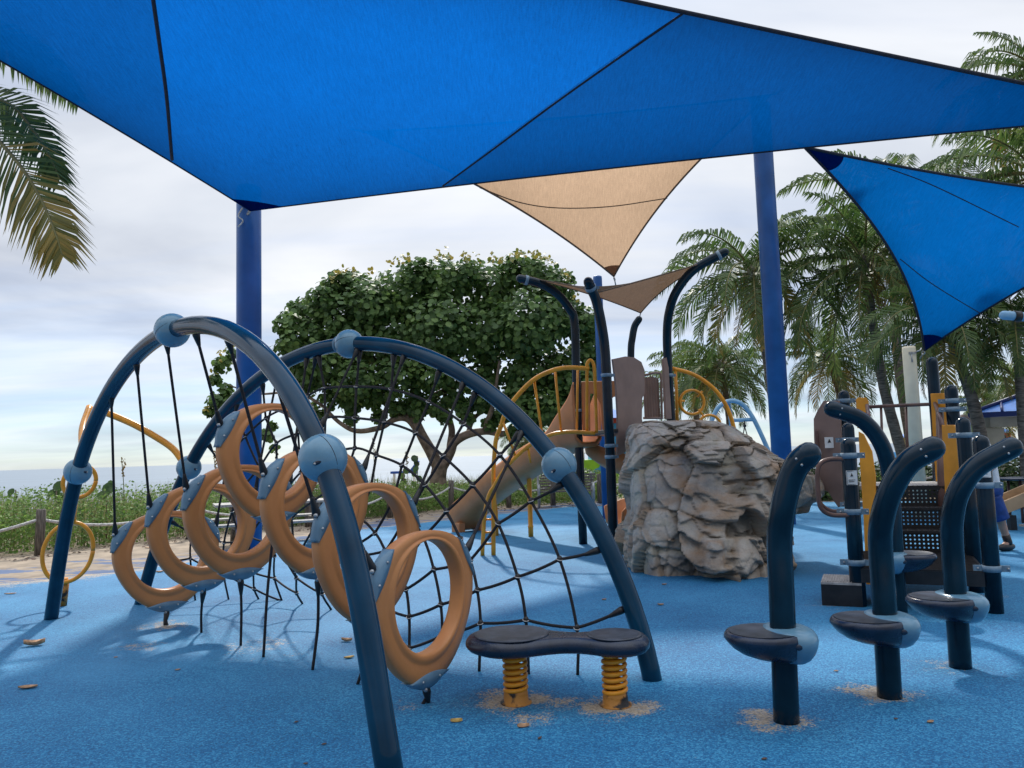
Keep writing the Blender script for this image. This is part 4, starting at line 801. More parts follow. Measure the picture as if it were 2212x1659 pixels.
for o, (x, y), Y in ((p1, (1840, 1032), 7.155), (q1, (2127, 1015), 6.695)):
    c = P(x, y, Y); s_ = MB().box(c, (.095, .004, .13), A5 * .2).build('warning_label', WHITE, o)
    mb = MB(); ex = V(1, 0, 0)
    mb.prism([(-.012, .012), (.012, .012), (.0, .042)], c + V(0, -.004, 0), (1, 0, 0), (0, 0, 1), .002)
    mb.tube([c + V(-.03, -.003, -.02), c + V(.03, -.003, -.02)], .003, 4); mb.tube([c + V(-.03, -.003, -.035), c + V(.02, -.003, -.035)], .003, 4)
    for a, b_ in (((-.044, .06), (.044, .06)), ((-.044, -.06), (.044, -.06)), ((-.044, -.06), (-.044, .06)), ((.044, -.06), (.044, .06))): mb.tube([c + V(a[0], -.003, a[1]), c + V(b_[0], -.003, b_[1])], .002, 4)
    mb.build('pictogram', BLACK, s_)
# transfer deck, stairs, upper deck
mb = MB(); mb.box(F5(.52, .55, .325), (1.0, 1.2, .05), A5)
for k in range(24): mb.box(F5(.52, -.02 + k * .05, .352), (.96, .018, .006), A5)
mb.box(F5(.52, -.04, .28), (1.0, .04, .12), A5); mb.build('transfer_deck', MATS['dark_coated_metal'], ps)
pm_ = bpy.data.materials.new('perforated_metal'); pm_.use_nodes = True; tt = pm_.node_tree; bs = tt.nodes['Principled BSDF']; bs.inputs['Base Color'].default_value = (.010, .009, .010, 1); bs.inputs['Roughness'].default_value = .4
tcn = N(tt, 'ShaderNodeTexCoord'); sx = N(tt, 'ShaderNodeSeparateXYZ'); tt.links.new(tcn.outputs['Object'], sx.inputs[0])
fx = M2(tt, 'SUBTRACT', M2(tt, 'FRACT', M2(tt, 'DIVIDE', sx.outputs[0], .040)), .5); fz = M2(tt, 'SUBTRACT', M2(tt, 'FRACT', M2(tt, 'DIVIDE', sx.outputs[2], .040)), .5)
rr = M2(tt, 'ADD', M2(tt, 'MULTIPLY', fx, fx), M2(tt, 'MULTIPLY', fz, fz)); hole = M2(tt, 'LESS_THAN', rr, .045)
hz = M2(tt, 'MULTIPLY', M2(tt, 'LESS_THAN', M2(tt, 'ABSOLUTE', sx.outputs[2]), .079), M2(tt, 'LESS_THAN', M2(tt, 'ABSOLUTE', sx.outputs[0]), .36)); hole = M2(tt, 'MULTIPLY', hole, hz)
tp = N(tt, 'ShaderNodeBsdfTransparent'); mx = N(tt, 'ShaderNodeMixShader'); tt.links.new(hole, mx.inputs[0]); tt.links.new(bs.outputs[0], mx.inputs[1]); tt.links.new(tp.outputs[0], mx.inputs[2]); tt.links.new(mx.outputs[0], tt.nodes['Material Output'].inputs[0])
z0 = .35
for k in range(3):
    d_ = 1.16 + .27 * k; c = F5(.56, d_, z0 + .21 * k + .105); mb = MB(); mb.add([(-.42, 0, -.105), (.42, 0, -.105), (.42, 0, .105), (-.42, 0, .105)], [(0, 1, 2, 3)], False); o = mb.build('stair_riser', pm_); o.parent = ps; o.location = c - ps.location; o.rotation_euler = (0, 0, A5)
    mb = MB(); mb.box(F5(.56, d_ + .13, z0 + .21 * (k + 1) - .008), (.86, .30 if k < 2 else .12, .022), A5)
    for j in range(16): mb.ball(F5(.18 + j * .05, d_ + .03, z0 + .21 * (k + 1) + .002), .018, 6, (0, 0, 1), (1, 1, .5))
    mb.build('stair_tread', DGRATE, ps)
MB().box(F5(.55, 2.3, .965), (1.0, 1.0, .04), A5).build('upper_deck', MATS['worn_tread'], ps)
mb = MB()
for s_ in (.12, 1.0):
    o = F5(s_, 1.13, .30); mb.prism([(0, 0), (.06, 0), (.72, .62), (.72, .70), (.6, .70), (0, .15)], o, d5, (0, 0, 1), .02)
mb.build('stair_stringer', DGRATE, ps)
panel([(1849, 863), (1853, 859), (1871, 859), (1876, 866), (1879, 905), (1880, 925), (1852, 925)], 9.35, 9.3, YPAN, 'side_panel', .03, ps)
panel([(1855, 932), (1866, 938), (1884, 975), (1892, 1030), (1891, 1180), (1889, 1290), (1873, 1290), (1866, 1120), (1858, 1000)], 8.3, 8.2, YPAN, 'side_panel', .03, ps)
panel([(2012, 850), (2046, 849), (2050, 921), (2056, 985), (2050, 1040), (2024, 1040), (2018, 960)], 9.05, 8.75, YPAN, 'side_panel', .03, ps)
panel([(2036, 918), (2062, 918), (2071, 925), (2076, 1000), (2082, 1100), (2086, 1180), (2050, 1200), (2046, 1120), (2043, 1060)], 8.2, 7.95, YPAN, 'side_panel', .03, ps)
mb = MB(); mb.tube([P(1876, 879, 9.6), P(2014, 873, 9.55)], .022, 10); mb.build('guard_rail', BROWNM, ps)
for x, yb in ((1903, 1040), (1957, 1046), (2012, 1046)): MB().tube([P(x, 877, 9.6), P(x + 6, yb, 9.6)], .016, 8).build('guard_rail', BROWNM, ps)
MB().tube([P(2020, 871, 9.0), P(2037, 921, 8.3)], .022, 10).build('handrail', BROWNM, ps); MB().tube([P(1873, 876, 9.2), P(1877, 905, 8.6)], .022, 10).build('handrail', BROWNM, ps)
MB().tube([P(2030, 890, 8.7), P(2036, 1140, 8.35)], .04, 8).build('handrail', BROWNM, ps)
for dz_, dY in ((0, 0), (-8, .12)):
    MB().tube(cr([P(1833, 992, 7.2 + dY), P(1795, 992, 7.25 + dY), P(1774, 1000, 7.25 + dY), P(1766, 1020, 7.25 + dY), P(1768, 1070, 7.25 + dY), P(1774, 1098 + dz_, 7.25 + dY), P(1796, 1112 + dz_, 7.25 + dY), P(1835, 1113 + dz_, 7.2 + dY)], 6), .021, 12).build('grab_loop', BROWNM, ps)
bp_ = panel([(1759, 905), (1768, 885), (1780, 866), (1813, 866), (1816, 900), (1818, 960), (1819, 1000), (1822, 1090), (1812, 1096), (1800, 1078), (1790, 1062), (1764, 1055), (1764, 1000), (1760, 950)], 9.7, 9.4, BROWN, 'wall_panel', .035, ps)
c = P(1791, 956, 9.5); s_ = MB().box(c, (.10, .012, .13), -.1).build('warning_label', WHITE, ps); MB().prism([(-.02, 0), (.02, 0), (0, .045)], c + V(0, -.01, 0), (1, 0, 0), (0, 0, 1), .003).build('pictogram', BLACK, s_)
MB().tube(cr([P(1764, 928, 9.6), P(1766, 950, 9.6), P(1769, 990, 9.6)], 4), .02, 6).build('hand_slot', MATS['yellow_panel'] if 0 else BROWNM, ps)
mb = MB(); mb.box(F5(-.13, .16, .205), (.34, .46, .02), A5)
for k in range(15): mb.box(F5(-.285 + k * .022, .16, .219), (.010, .42, .008), A5)
mb.cur = 1; mb.box(F5(-.13, -.06, .10), (.34, .02, .19), A5); mb.box(F5(-.29, .16, .10), (.02, .42, .19), A5); mb.box(F5(-.13, .38, .1), (.34, .02, .19), A5)
mb.build('boarding_step', [GREYT, DGRATE], ps)

# ------------------------------------------------------------------ person half hidden behind the posts
def person():
    Y = 10.4; root = thing('person', 'person in a white shirt and blue shorts walking behind the navy posts', 'person', V(P(2150, 1180, Y).x, Y, 0))
    J = {'pel': P(2152, 1062, Y), 'wst': P(2147, 1040, Y), 'chs': P(2136, 1000, Y), 'nck': P(2121, 950, Y), 'hd0': P(2116, 938, Y), 'hd1': P(2111, 918, Y),
         'hipR': P(2158, 1072, Y - .06), 'kneR': P(2170, 1122, Y - .05), 'ankR': P(2187, 1172, Y), 'toeR': P(2172, 1186, Y - .06),
         'hipL': P(2142, 1072, Y + .08), 'kneL': P(2126, 1120, Y + .05), 'ankL': P(2127, 1174, Y + .1), 'toeL': P(2110, 1184, Y + .05),
         'shR': P(2134, 957, Y - .16), 'elR': P(2172, 1000, Y - .2), 'wrR': P(2150, 1022, Y - .36), 'shL': P(2112, 957, Y + .16), 'elL': P(2112, 1003, Y + .2), 'wrL': P(2098, 1030, Y + .05)}
    rad = {'pel': .135, 'wst': .125, 'chs': .145, 'nck': .06, 'hd0': .058, 'hd1': .085, 'hipR': .09, 'kneR': .06, 'ankR': .042, 'toeR': .035, 'hipL': .09, 'kneL': .06, 'ankL': .042, 'toeL': .035, 'shR': .065, 'elR': .045, 'wrR': .03, 'shL': .065, 'elL': .045, 'wrL': .03}
    E = [('pel', 'wst'), ('wst', 'chs'), ('chs', 'nck'), ('nck', 'hd0'), ('hd0', 'hd1'), ('pel', 'hipR'), ('hipR', 'kneR'), ('kneR', 'ankR'), ('ankR', 'toeR'), ('pel', 'hipL'), ('hipL', 'kneL'), ('kneL', 'ankL'), ('ankL', 'toeL'), ('chs', 'shR'), ('shR', 'elR'), ('elR', 'wrR'), ('chs', 'shL'), ('shL', 'elL'), ('elL', 'wrL')]
    for s_ in 'RL':
        d = (J['wr' + s_] - J['el' + s_]).normalized(); sd_ = d.cross(V(0, 0, 1)).normalized(); up = sd_.cross(d)
        pm = J['wr' + s_] + d * .07; J['pa' + s_] = pm; rad['pa' + s_] = .026; E.append(('wr' + s_, 'pa' + s_))
        for i, (o, L_) in enumerate(((-.032, .06), (-.012, .08), (.008, .085), (.028, .07))):
            a, b_ = pm + sd_ * o + d * .03, pm + sd_ * o + d * (.03 + L_ * .6) - up * .02; c_ = pm + sd_ * o + d * (.03 + L_ * .75) - up * .05
            for nm, q in (('a', a), ('b', b_), ('c', c_)): J['f%s%d%s' % (s_, i, nm)] = q; rad['f%s%d%s' % (s_, i, nm)] = .0085
            E += [('pa' + s_, 'f%s%da' % (s_, i)), ('f%s%da' % (s_, i), 'f%s%db' % (s_, i)), ('f%s%db' % (s_, i), 'f%s%dc' % (s_, i))]
        J['t' + s_ + 'a'] = J['wr' + s_] + d * .04 - sd_ * .04; J['t' + s_ + 'b'] = J['wr' + s_] + d * .08 - sd_ * .055; rad['t' + s_ + 'a'] = .011; rad['t' + s_ + 'b'] = .009
        E += [('wr' + s_, 't' + s_ + 'a'), ('t' + s_ + 'a', 't' + s_ + 'b')]
    for k_ in J: J[k_] = J[k_] + V(-.075 if J[k_].z > .62 else -.02, .06, 0)
    for k_ in ('nck', 'hd0', 'hd1'): J[k_] = J[k_] + V(-.03, .1, 0)
    ks = list(J); me = bpy.data.meshes.new('body'); me.from_pydata([J[k] - root.location for k in ks], [(ks.index(a), ks.index(b_)) for a, b_ in E], []); o = bpy.data.objects.new('body', me); COL.objects.link(o); o.parent = root
    sk = o.modifiers.new('skin', 'SKIN'); sk.use_smooth_shade = True
    for k, q in zip(ks, me.skin_vertices[0].data): q.radius = (rad[k], rad[k]); q.use_root = (k == 'pel')
    o.modifiers.new('sub', 'SUBSURF').render_levels = 2; me.materials.append(SKIN)
    hd = J['hd1']; mb = MB(); fw = V(-.8, -.45, -.05).normalized()
    mb.ball(hd + V(0, 0, .035) - fw * .012, .112, 20, (0, 0, 1), (.88, .98, 1.02)); hr = mb.build('hair', HAIR, root)
    mb = MB(); mb.ball(hd + fw * .045 + V(0, 0, -.025), .088, 20, (0, 0, 1), (.85, .9, 1.15)); mb.ball(hd + fw * .135 + V(0, 0, -.03), .018, 8, (0, 0, 1), (.8, .8, 1.4)); sd_ = fw.cross(V(0, 0, 1)).normalized()
    for s_ in (-1, 1): mb.ball(hd + sd_ * s_ * .085 + V(0, 0, -.03), .028, 10, sd_, (.6, 1, .5))
    mb.tube([hd + fw * .125 + V(0, 0, -.075) - sd_ * .025, hd + fw * .125 + V(0, 0, -.075) + sd_ * .025], .007, 6)
    mb.build('face', SKIN, root)
    mb = MB()
    for s_ in (-1, 1): mb.ball(hd + fw * .118 + sd_ * s_ * .035 + V(0, 0, -.005), .011, 8)
    mb.build('eye', BLACK, root)
    def garment(name, m, chains):
        mb = MB()
        for pts, rs, sq in chains: mb.tube(cr(pts, 6), np.interp(np.linspace(0, 1, (len(pts) - 1) * 6 + 1), np.linspace(0, 1, len(rs)), rs), 18)
        mb.build(name, m, root)
    garment('shirt', SHIRT, [([J['pel'] + V(0, 0, .02), J['wst'], J['chs'], J['chs'].lerp(J['nck'], .7)], [.17, .165, .18, .10], 1), ([J['chs'].lerp(J['shR'], .6), J['shR'], J['shR'].lerp(J['elR'], .6)], [.10, .095, .085], 1), ([J['chs'].lerp(J['shL'], .6), J['shL'], J['shL'].lerp(J['elL'], .6)], [.10, .095, .085], 1)])
    garment('shorts', SHORTS, [([J['wst'] + V(0, 0, -.03), J['pel'], J['pel'] + V(0, 0, -.10)], [.172, .182, .15], 1), ([J['hipR'], J['hipR'].lerp(J['kneR'], .5), J['kneR'] + V(0, 0, .0)], [.125, .12, .115], 1), ([J['hipL'], J['hipL'].lerp(J['kneL'], .5), J['kneL']], [.125, .12, .115], 1)])
    for s_ in 'RL':
        a, b_ = J['ank' + s_], J['toe' + s_]; d = (b_ - a); d.z = 0; d.normalize(); mb = MB(); mb.tube([a + (J['kne' + s_] - a) * .32, a, a + V(0, 0, -.03)], [.05, .052, .05], 14)
        c = V(a.x, a.y, .055); mb.tube([c - d * .07, c - d * .03, c + d * .06, c + d * .14, c + d * .18], [.04, .05, .05, .045, .03], 14, True, True); mb.build('shoe', BLACK, root)
person()

# ------------------------------------------------------------------ things along the far right edge
t = thing('overhead_bar', 'pale blue overhead tube with a dark bracket at the right edge', 'bar', V(P(2330, 690, 9.3).x, 9.3, 0)); a, b_ = P(2169, 681, 9.3), P(2330, 694, 9.3)
MB().tube(cr([a, a.lerp(b_, .5), b_, b_ + V(.25, 0, -.3), V(b_.x + .3, 9.3, 0)], 8), .055, 16, True).build('tube', LBLUE, t); MB().lathe([(.056, -.04), (.064, -.04), (.064, .04), (.056, .04)], a + (b_ - a) * .17, b_ - a, 16, cap=False).build('bracket', BLACK, t)
t = thing('round_table', 'dark round table with slim legs beyond the walking person', 'table', V(P(2222, 1030, 14).x, 14, 0)); c = t.location
MB().lathe([(.42, .735), (.52, .75), (.53, .765), (.5, .775), (.02, .775)], c, n=36).build('table_top', NAVYR, t)
for k in range(4): a = .6 + k * math.pi / 2; MB().tube([c + V(.34 * math.cos(a), .34 * math.sin(a), .74), c + V(.36 * math.cos(a), .36 * math.sin(a), 0)], .025, 8).build('leg', BROWNM, t)
t = thing('small_slide', 'low tan plastic slide rising out of view beyond the walking person', 'slide', V(P(2165, 1112, 12.6).x, 12.6, 0)); a, b_ = P(2166, 1098, 12.6), P(2330, 1000, 13.4); d = (b_ - a).normalized(); s_ = V(0, .42, 0)
for off in (0, .42):
    q = a + V(0, off, 0); q2 = b_ + V(0, off, 0); MB().prism([(0, -.10), (q2.x - q.x, q2.z - q.z - .1), (q2.x - q.x, q2.z - q.z + .13), (0, .10)], q, (1, 0, 0), (0, 0, 1), .04).build('side_wall', TAN, t)
mb = MB(); mb.add([a + V(0, 0, .0), a + s_, b_ + s_, b_], [(0, 1, 2, 3)], False); mb.build('chute', TAN, t)
MB().box((a.x + .25, 12.8, .12), (.1, .1, .24)).build('foot', BLACK, t); MB().box((b_.x, 13.6, .6), (.12, .12, 1.2)).build('leg', BLACK, t)
q = P(2200, 1124, 1); struct(MB().box((11.5, 13.35, .012), (6.2, .10, .05), .02).build('kerb', CONC))
# picnic pavilion
PVR = Matrix.Rotation(-R(31), 3, 'Z')
pv = thing('pavilion', 'open pavilion with a blue seamed metal hip roof and cream beams', 'pavilion', V(P(2130, 950, 23).x + 2, 25, 0)); x0 = P(2097, 894, 22).x; zE = P(2120, 893, 22).z; xE, yF, yB = x0 + 9, 22.0, 31.0; zr = zE + 1.75
mb = MB(); vs = [(x0, yF, zE), (xE, yF, zE), (xE, yB, zE), (x0, yB, zE), (x0 + 4.4, 26.4, zr), (xE - 4.4, 26.6, zr)]
mb.add(vs, [(0, 1, 5, 4), (1, 2, 5), (2, 3, 4, 5), (3, 0, 4), (3, 2, 1, 0)], False); rf = mb.build('roof', ROOFB, pv)
for k in range(1, 12):
    u = k / 12; a = V(x0 + 9 * u, yF, zE + .02); tpz = min(1, min(u, 1 - u) / .49); b_ = V(x0 + 9 * u, yF + 4.4 * tpz, zE + 1.75 * tpz + .02); MB().tube([a, b_], .035, 4).build('roof_seam', ROOFD, rf)
for a, b_ in ((0, 4), (1, 5)): MB().tube([V(*vs[a]) + V(0, 0, .02), V(*vs[b_]) + V(0, 0, .02)], .06, 6).build('roof_seam', ROOFD, rf)
mb = MB(); mb.box((x0 + 4.5, yF - .03, zE - .05), (9.15, .06, .14)); mb.box((x0 - .03, 26.5, zE - .05), (.06, 9.1, .14)); mb.build('gutter', ROOFD, rf)
mb = MB(); mb.box((x0 + 4.6, yF + .35, zE - .26), (8.3, .3, .28)); mb.box((x0 + .4, 26.5, zE - .26), (.28, 8.3, .276)); mb.build('beam', CONC, pv)
for x, y in ((x0 + .55, yF + .5), (x0 + .55, 30.2), (xE - .6, yF + .5)): MB().box((x, y, (zE - .4) / 2), (.42, .42, zE - .42)).build('column', CONC, pv)
def spin(o, c, m):
    for ch in o.children:
        if ch.type == 'MESH':
            off = o_world(ch)
            for q in ch.data.vertices: q.co = m @ (q.co + off - c) + c - off
        spin(ch, c, m)
def o_world(o):
    v = Vector((0, 0, 0))
    while o is not None: v = v + o.location; o = o.parent
    return v
spin(pv, V(x0, yF, 0), PVR)
# lifeguard huts far off on the beach
def hut(name, label, x, yg, Y, s_, wall, base, acc, dolphin=False):
    z0 = P(x, yg, Y).z; c = V(P(x, yg, Y).x, Y, z0); t = thing(name, label, 'lifeguard hut', c, 'lifeguard huts on the beach')
    MB().box(c + V(0, 0, .5 * s_), (3.0 * s_, 2.4 * s_, 1.0 * s_)).build('base', base, t)
    MB().box(c + V(.35 * s_, 0, 1.85 * s_), (1.5 * s_, 1.5 * s_, 1.7 * s_)).build('cabin', wall, t); MB().box(c + V(.0, -.76 * s_, 1.8 * s_), (.5 * s_, .06, .7 * s_)).build('window', DARKG, t)
    MB().box(c + V(.35 * s_, -.02, 2.62 * s_), (1.56 * s_, 1.6 * s_, .22 * s_)).build('fascia', acc, t)
    mb = MB(); o = c + V(.35 * s_, 0, 2.72 * s_); h = 1.15 * s_; mb.add([o + V(-h, -h, 0), o + V(h, -h, 0), o + V(h, h, 0), o + V(-h, h, 0), o + V(0, 0, .55 * s_)], [(0, 1, 4), (1, 2, 4), (2, 3, 4), (3, 0, 4), (3, 2, 1, 0)], False); mb.build('roof', ROOFB, t)
    mb = MB()
    for k in range(9): q = c + V(-1.5 * s_ + 3 * s_ * k / 8, -1.2 * s_, s_); mb.tube([q, q + V(0, 0, .55 * s_)], .025 * s_, 5)
    for h in (.3, .55): mb.tube([c + V(-1.5 * s_, -1.2 * s_, s_ * (1 + h)), c + V(1.5 * s_, -1.2 * s_, s_ * (1 + h))], .025 * s_, 5)
    mb.build('railing', WHITE, t)
    if dolphin:
        mb = MB(); pts = [(-.5, -.1), (-.42, .08), (-.25, .22), (-.05, .28), (.02, .42), (.1, .26), (.28, .16), (.42, .0), (.5, .06), (.52, -.12), (.4, -.12), (.2, -.02), (0, .06), (-.2, .04), (-.35, -.06)]
        mb.prism([(a * s_ * .8, b_ * s_ * .8) for a, b_ in pts], c + V(-.1 * s_, -1.21 * s_, .45 * s_), (1, 0, 0), (0, 0, 1), .03); mb.build('emblem', BHUT, t)
    return t
hut('lifeguard_hut', 'lime green lifeguard hut with blue cabin seen through the play tower', 1296, 1043, 34, 1.0, BHUT, LIME, RED, True)
hut('lifeguard_hut', 'yellow and green lifeguard hut with blue roof beside the cream pole', 1957, 994, 80, .84, YHUT, BHUT, YHUT)
hut('lifeguard_hut', 'tiny red and white lifeguard hut under the pavilion eave', 2166, 968, 95, .72, RED, WHITE, WHITE)

# ------------------------------------------------------------------ rope fence, picnic table, benches
fx_ = [(-16.5, 9.6), (-12.2, 11.2), (-8.07, 13.47), (-6.39, 15.6), (-4.6, 17.6), (-3.1, 19.6), (-1.75, 21.5), (-.19, 21.9), (1.05, 22.3), (2.4, 22.6), (4.0, 22.4), (6.0, 22.0), (8.5, 21.2), (11, 20.6)]
rfn = thing('rope_fence', 'low fence of grey timber posts joined by sagging white rope', 'fence', (-4.6, 17.6, 0)); tops = []
for x, y in fx_:
    h = .80 + random.uniform(-.05, .05); MB().lathe([(.075, 0), (.075, h - .02), (.066, h)], (x, y, 0), (random.uniform(-.03, .03), random.uniform(-.03, .03), 1), 10).build('post', WOOD, rfn); tops.append(V(x, y, h - .17))
for a, b_ in zip(tops, tops[1:]):
    sg = .16 * (a - b_).length ** .5 * random.uniform(.7, 1.15); MB().tube([a.lerp(b_, k / 14) - V(0, 0, sg * 4 * (k / 14) * (1 - k / 14)) for k in range(15)], .026, 8).build('rope', WROPE, rfn)
pt = thing('picnic_table', 'grey weathered picnic table with attached slatted benches behind the blue pole', 'picnic table', (-4.25, 14.0, 0)); ya = .42; cx_ = pt.location
def T(x, y, z): return cx_ + Matrix.Rotation(ya, 3, 'Z') @ V(x, y, z)
mb = MB()
for k in range(5): mb.box(T(0, -.32 + k * .16, .74), (2.0, .145, .04), ya)
mb.build('table_top', PLANK, pt)
for s_ in (-1, 1):
    mb = MB()
    for k in range(4): mb.box(T(0, s_ * .78 + (k - 1.5) * .085, .445), (2.0, .07, .035), ya)
    mb.build('bench_seat', PLANK, pt)
for s_ in (-.7, .7):
    mb = MB(); mb.box(T(s_, 0, .40), (.06, 1.72, .09), ya); mb.box(T(s_, 0, .68), (.06, .8, .07), ya)
    for k in (-1, 1): mb.tube([T(s_ + .05, k * .28, .7), T(s_ + .05, k * .62, 0)], .045, 6)
    mb.build('leg_frame', WOOD, pt)
bn = thing('park_bench', 'grey slatted bench with looped metal side frames by the rope fence', 'bench', V(P(1195, 1060, 21.2).x, 21.2, 0)); c = bn.location
mb = MB()
for k in range(6): mb.box(c + V(.35 + .02 * k, .5, .48 + .075 * k), (1.5, .03, .055))
mb.build('backrest', WOOD, bn); mb = MB()
for k in range(5): mb.box(c + V(.35, .06 + k * .085, .43), (1.5, .065, .03))
mb.build('seat', WOOD, bn)
for s_ in (-.38, 1.08): MB().tube(cr([c + V(s_, .58, .92), c + V(s_, .5, .5), c + V(s_, .42, .05), c + V(s_, .3, .0), c + V(s_, .05, .22), c + V(s_, -.02, .5), c + V(s_, .1, .62), c + V(s_, .45, .6)], 6), .035, 8).build('side_frame', ALU, bn)
ln = thing('beach_lounger', 'blue beach lounger beyond the dune behind the tree', 'lounger', P(873, 1020, 40)); c = ln.location
MB().box(c + V(0, 0, .0), (1.3, .6, .12)).build('cushion', TOWEL, ln); MB().box(c + V(.55, 0, .3), (.6, .6, .1), rot=Matrix.Rotation(-.9, 3, 'Y')).build('backrest', TOWEL, ln)
for k in (-.5, .5): MB().box(c + V(k, 0, -.35), (.06, .5, .6)).build('leg', WHITE, ln)
# ------------------------------------------------------------------ vegetation
rnd = random.Random(11)
def leafpoly(mb, c, nrm, r, k=6, asp=1.0):
    o, ex, ey, ez = frame(c, nrm); a0 = rnd.random() * 6.28; ca, sa = math.cos(a0), math.sin(a0); ux = ex * ca + ey * sa; uy = ey * ca - ex * sa; b = len(mb.v)
    for i in range(k):
        a = 2 * math.pi * i / k; q = o + ux * (r * math.cos(a)) + uy * (r * asp * math.sin(a)) + ez * (r * .18 * (math.cos(a) ** 2)); mb.v.append((q.x, q.y, q.z))
    mb.f.append(tuple(range(b, b + k))); mb.sm.append(False); mb.mi.append(mb.cur)
# sea grape tree
TY = 24.0; tree = thing('sea_grape_tree', 'broad dark green sea grape tree with round leaves and yellow tips behind the nets', 'tree', G(949, 1087))
def TP(x, y, dY=0.0): return P(x, y, TY + dY)
def limb(pts, r0, r1, name='branch'):
    c = cr(pts, 6); c = [q + V(mnoise.noise(q * 1.3), mnoise.noise(q * 1.3 + V(5, 0, 0)), mnoise.noise(q * 1.3 + V(0, 5, 0))) * .06 for q in c]; n = len(c); return MB().tube(c, [r0 + (r1 - r0) * i / (n - 1) for i in range(n)], 12).build(name, BARK, tree)
b = G(949, 1090); limb([b + V(0, 0, -.1), TP(948, 1060), TP(946, 1030), TP(952, 1000)], .30, .22, 'trunk')
for pts, r0, r1 in [([TP(948, 1015), TP(930, 975), TP(905, 930), TP(890, 890), TP(892, 850), TP(915, 790), TP(930, 700)], .2, .06), ([TP(905, 935), TP(878, 905), TP(850, 905), TP(820, 925, -.2), TP(770, 930, -.4), TP(735, 912, -.5), TP(700, 880, -.6)], .12, .05), ([TP(886, 905), TP(845, 870, .4), TP(838, 830, .6), TP(800, 760, .8)], .13, .05),
                   ([TP(952, 1015), TP(975, 975), TP(985, 955), TP(1015, 935), TP(1050, 930), TP(1090, 938), TP(1140, 915), TP(1170, 860)], .17, .06), ([TP(975, 975), TP(978, 930, .3), TP(962, 885, .5), TP(965, 830, .6), TP(985, 740, .8)], .12, .05), ([TP(1045, 930), TP(1062, 890, -.4), TP(1070, 850, -.6), TP(1080, 780, -.7)], .09, .04), ([TP(895, 880), TP(940, 855, .2), TP(985, 830, .3), TP(1040, 800, .4)], .13, .05), ([TP(1010, 937), TP(1030, 900, .6), TP(1090, 860, .8), TP(1140, 790, 1.)], .08, .04), ([TP(700, 880, -.6), TP(640, 850, -.8), TP(560, 850, -1), TP(490, 830, -1)], .05, .02)]: limb(pts, r0, r1)
blobs = [(672, 735, 52), (740, 690, 62), (765, 628, 48), (800, 660, 60), (870, 640, 70), (905, 595, 40), (960, 610, 62), (1000, 590, 36), (1060, 630, 72), (1120, 588, 46), (1165, 600, 52), (1205, 620, 42), (1222, 690, 50), (1262, 700, 40), (1268, 760, 40), (1150, 700, 80), (1050, 720, 80), (950, 710, 80), (850, 730, 80), (760, 750, 70), (690, 790, 54), (650, 760, 36), (625, 730, 26), (770, 825, 50), (860, 815, 56), (950, 805, 56), (1040, 815, 56), (1140, 800, 66), (1220, 800, 56), (1268, 830, 36), (1118, 862, 34), (1190, 880, 44), (1240, 880, 36), (815, 862, 26), (900, 862, 26), (980, 862, 24), (1040, 868, 26), (1008, 905, 16), (700, 868, 24), (760, 872, 26), (1080, 885, 30), (1140, 905, 30), (1215, 915, 28), (1265, 900, 30), (1285, 860, 26), (860, 880, 22), (940, 878, 22), (1240, 850, 44), (1280, 800, 30), (1170, 940, 14), (640, 862, 20), (625, 702, 32), (655, 682, 40), (700, 655, 40), (612, 745, 24), (648, 792, 34), (735, 610, 30), (720, 630, 36), (690, 900, 16), (760, 905, 18), (820, 900, 16), (900, 890, 22), (960, 900, 18), (1060, 915, 20), (1110, 935, 18), (1200, 950, 18), (1285, 920, 18), (1150, 885, 36), (1000, 880, 22), (1250, 935, 16), (660, 830, 34), (720, 850, 26), (1150, 920, 20),
         (480, 788, 19), (466, 820, 13), (500, 765, 12), (472, 868, 22), (456, 888, 13), (488, 845, 14), (505, 880, 12), (575, 940, 14), (592, 965, 12), (590, 920, 9), (450, 940, 9)]
K = TY / 1700; mb = MB(); nleaf = 0
for bi, (x, y, r) in enumerate(blobs):
    big = r > 30; dys = (rnd.uniform(-.5, .5) * 1.6,) if big else (-1.0 if x < 640 else 0,)
    for dY in dys:
        c = TP(x, y, dY); rm = r * K
        for _ in range(int(r * r * .24 + r * 1.8)):
            d = V(rnd.gauss(0, 1), rnd.gauss(0, 1), rnd.gauss(0, 1)).normalized(); q = c + V(d.x * rm, d.y * rm * 1.15, d.z * rm * .92) * (rnd.uniform(.55, 1.08) if rnd.random() < .8 else rnd.random())
            if mnoise.noise(q * 1.3) < -.34 and rnd.random() < .8: continue
            nm = (d * .7 + V(0, -.25, .55) + V(rnd.gauss(0, .45), rnd.gauss(0, .45), rnd.gauss(0, .45))).normalized(); leafpoly(mb, q, nm, rnd.uniform(.062, .105), 7, rnd.uniform(.85, 1.0))
mb.build('crown', GRAPE, tree)
mb = MB()
for x, y in [(730, 590), (745, 583), (800, 585), (868, 562), (880, 556), (957, 552), (968, 548), (1000, 552), (1012, 556), (1058, 560), (1082, 563), (1108, 556), (1120, 545), (1130, 549), (1150, 548), (1163, 552), (1178, 554), (1190, 560), (1220, 588), (1226, 600), (1240, 640), (478, 768), (490, 760), (500, 756), (462, 815), (456, 880), (446, 888), (1070, 553), (940, 549), (760, 586), (720, 598), (845, 570), (1030, 560)]:
    c = TP(x, y, rnd.uniform(-1.4, -.4))
    for _ in range(7): leafpoly(mb, c + V(rnd.gauss(0, .07), rnd.gauss(0, .07), rnd.gauss(0, .08)), (rnd.gauss(0, .6), -.6, .5 + rnd.gauss(0, .4)), rnd.uniform(.045, .085), 6, .8)
mb.build('young_leaves', GRAPEY, tree)

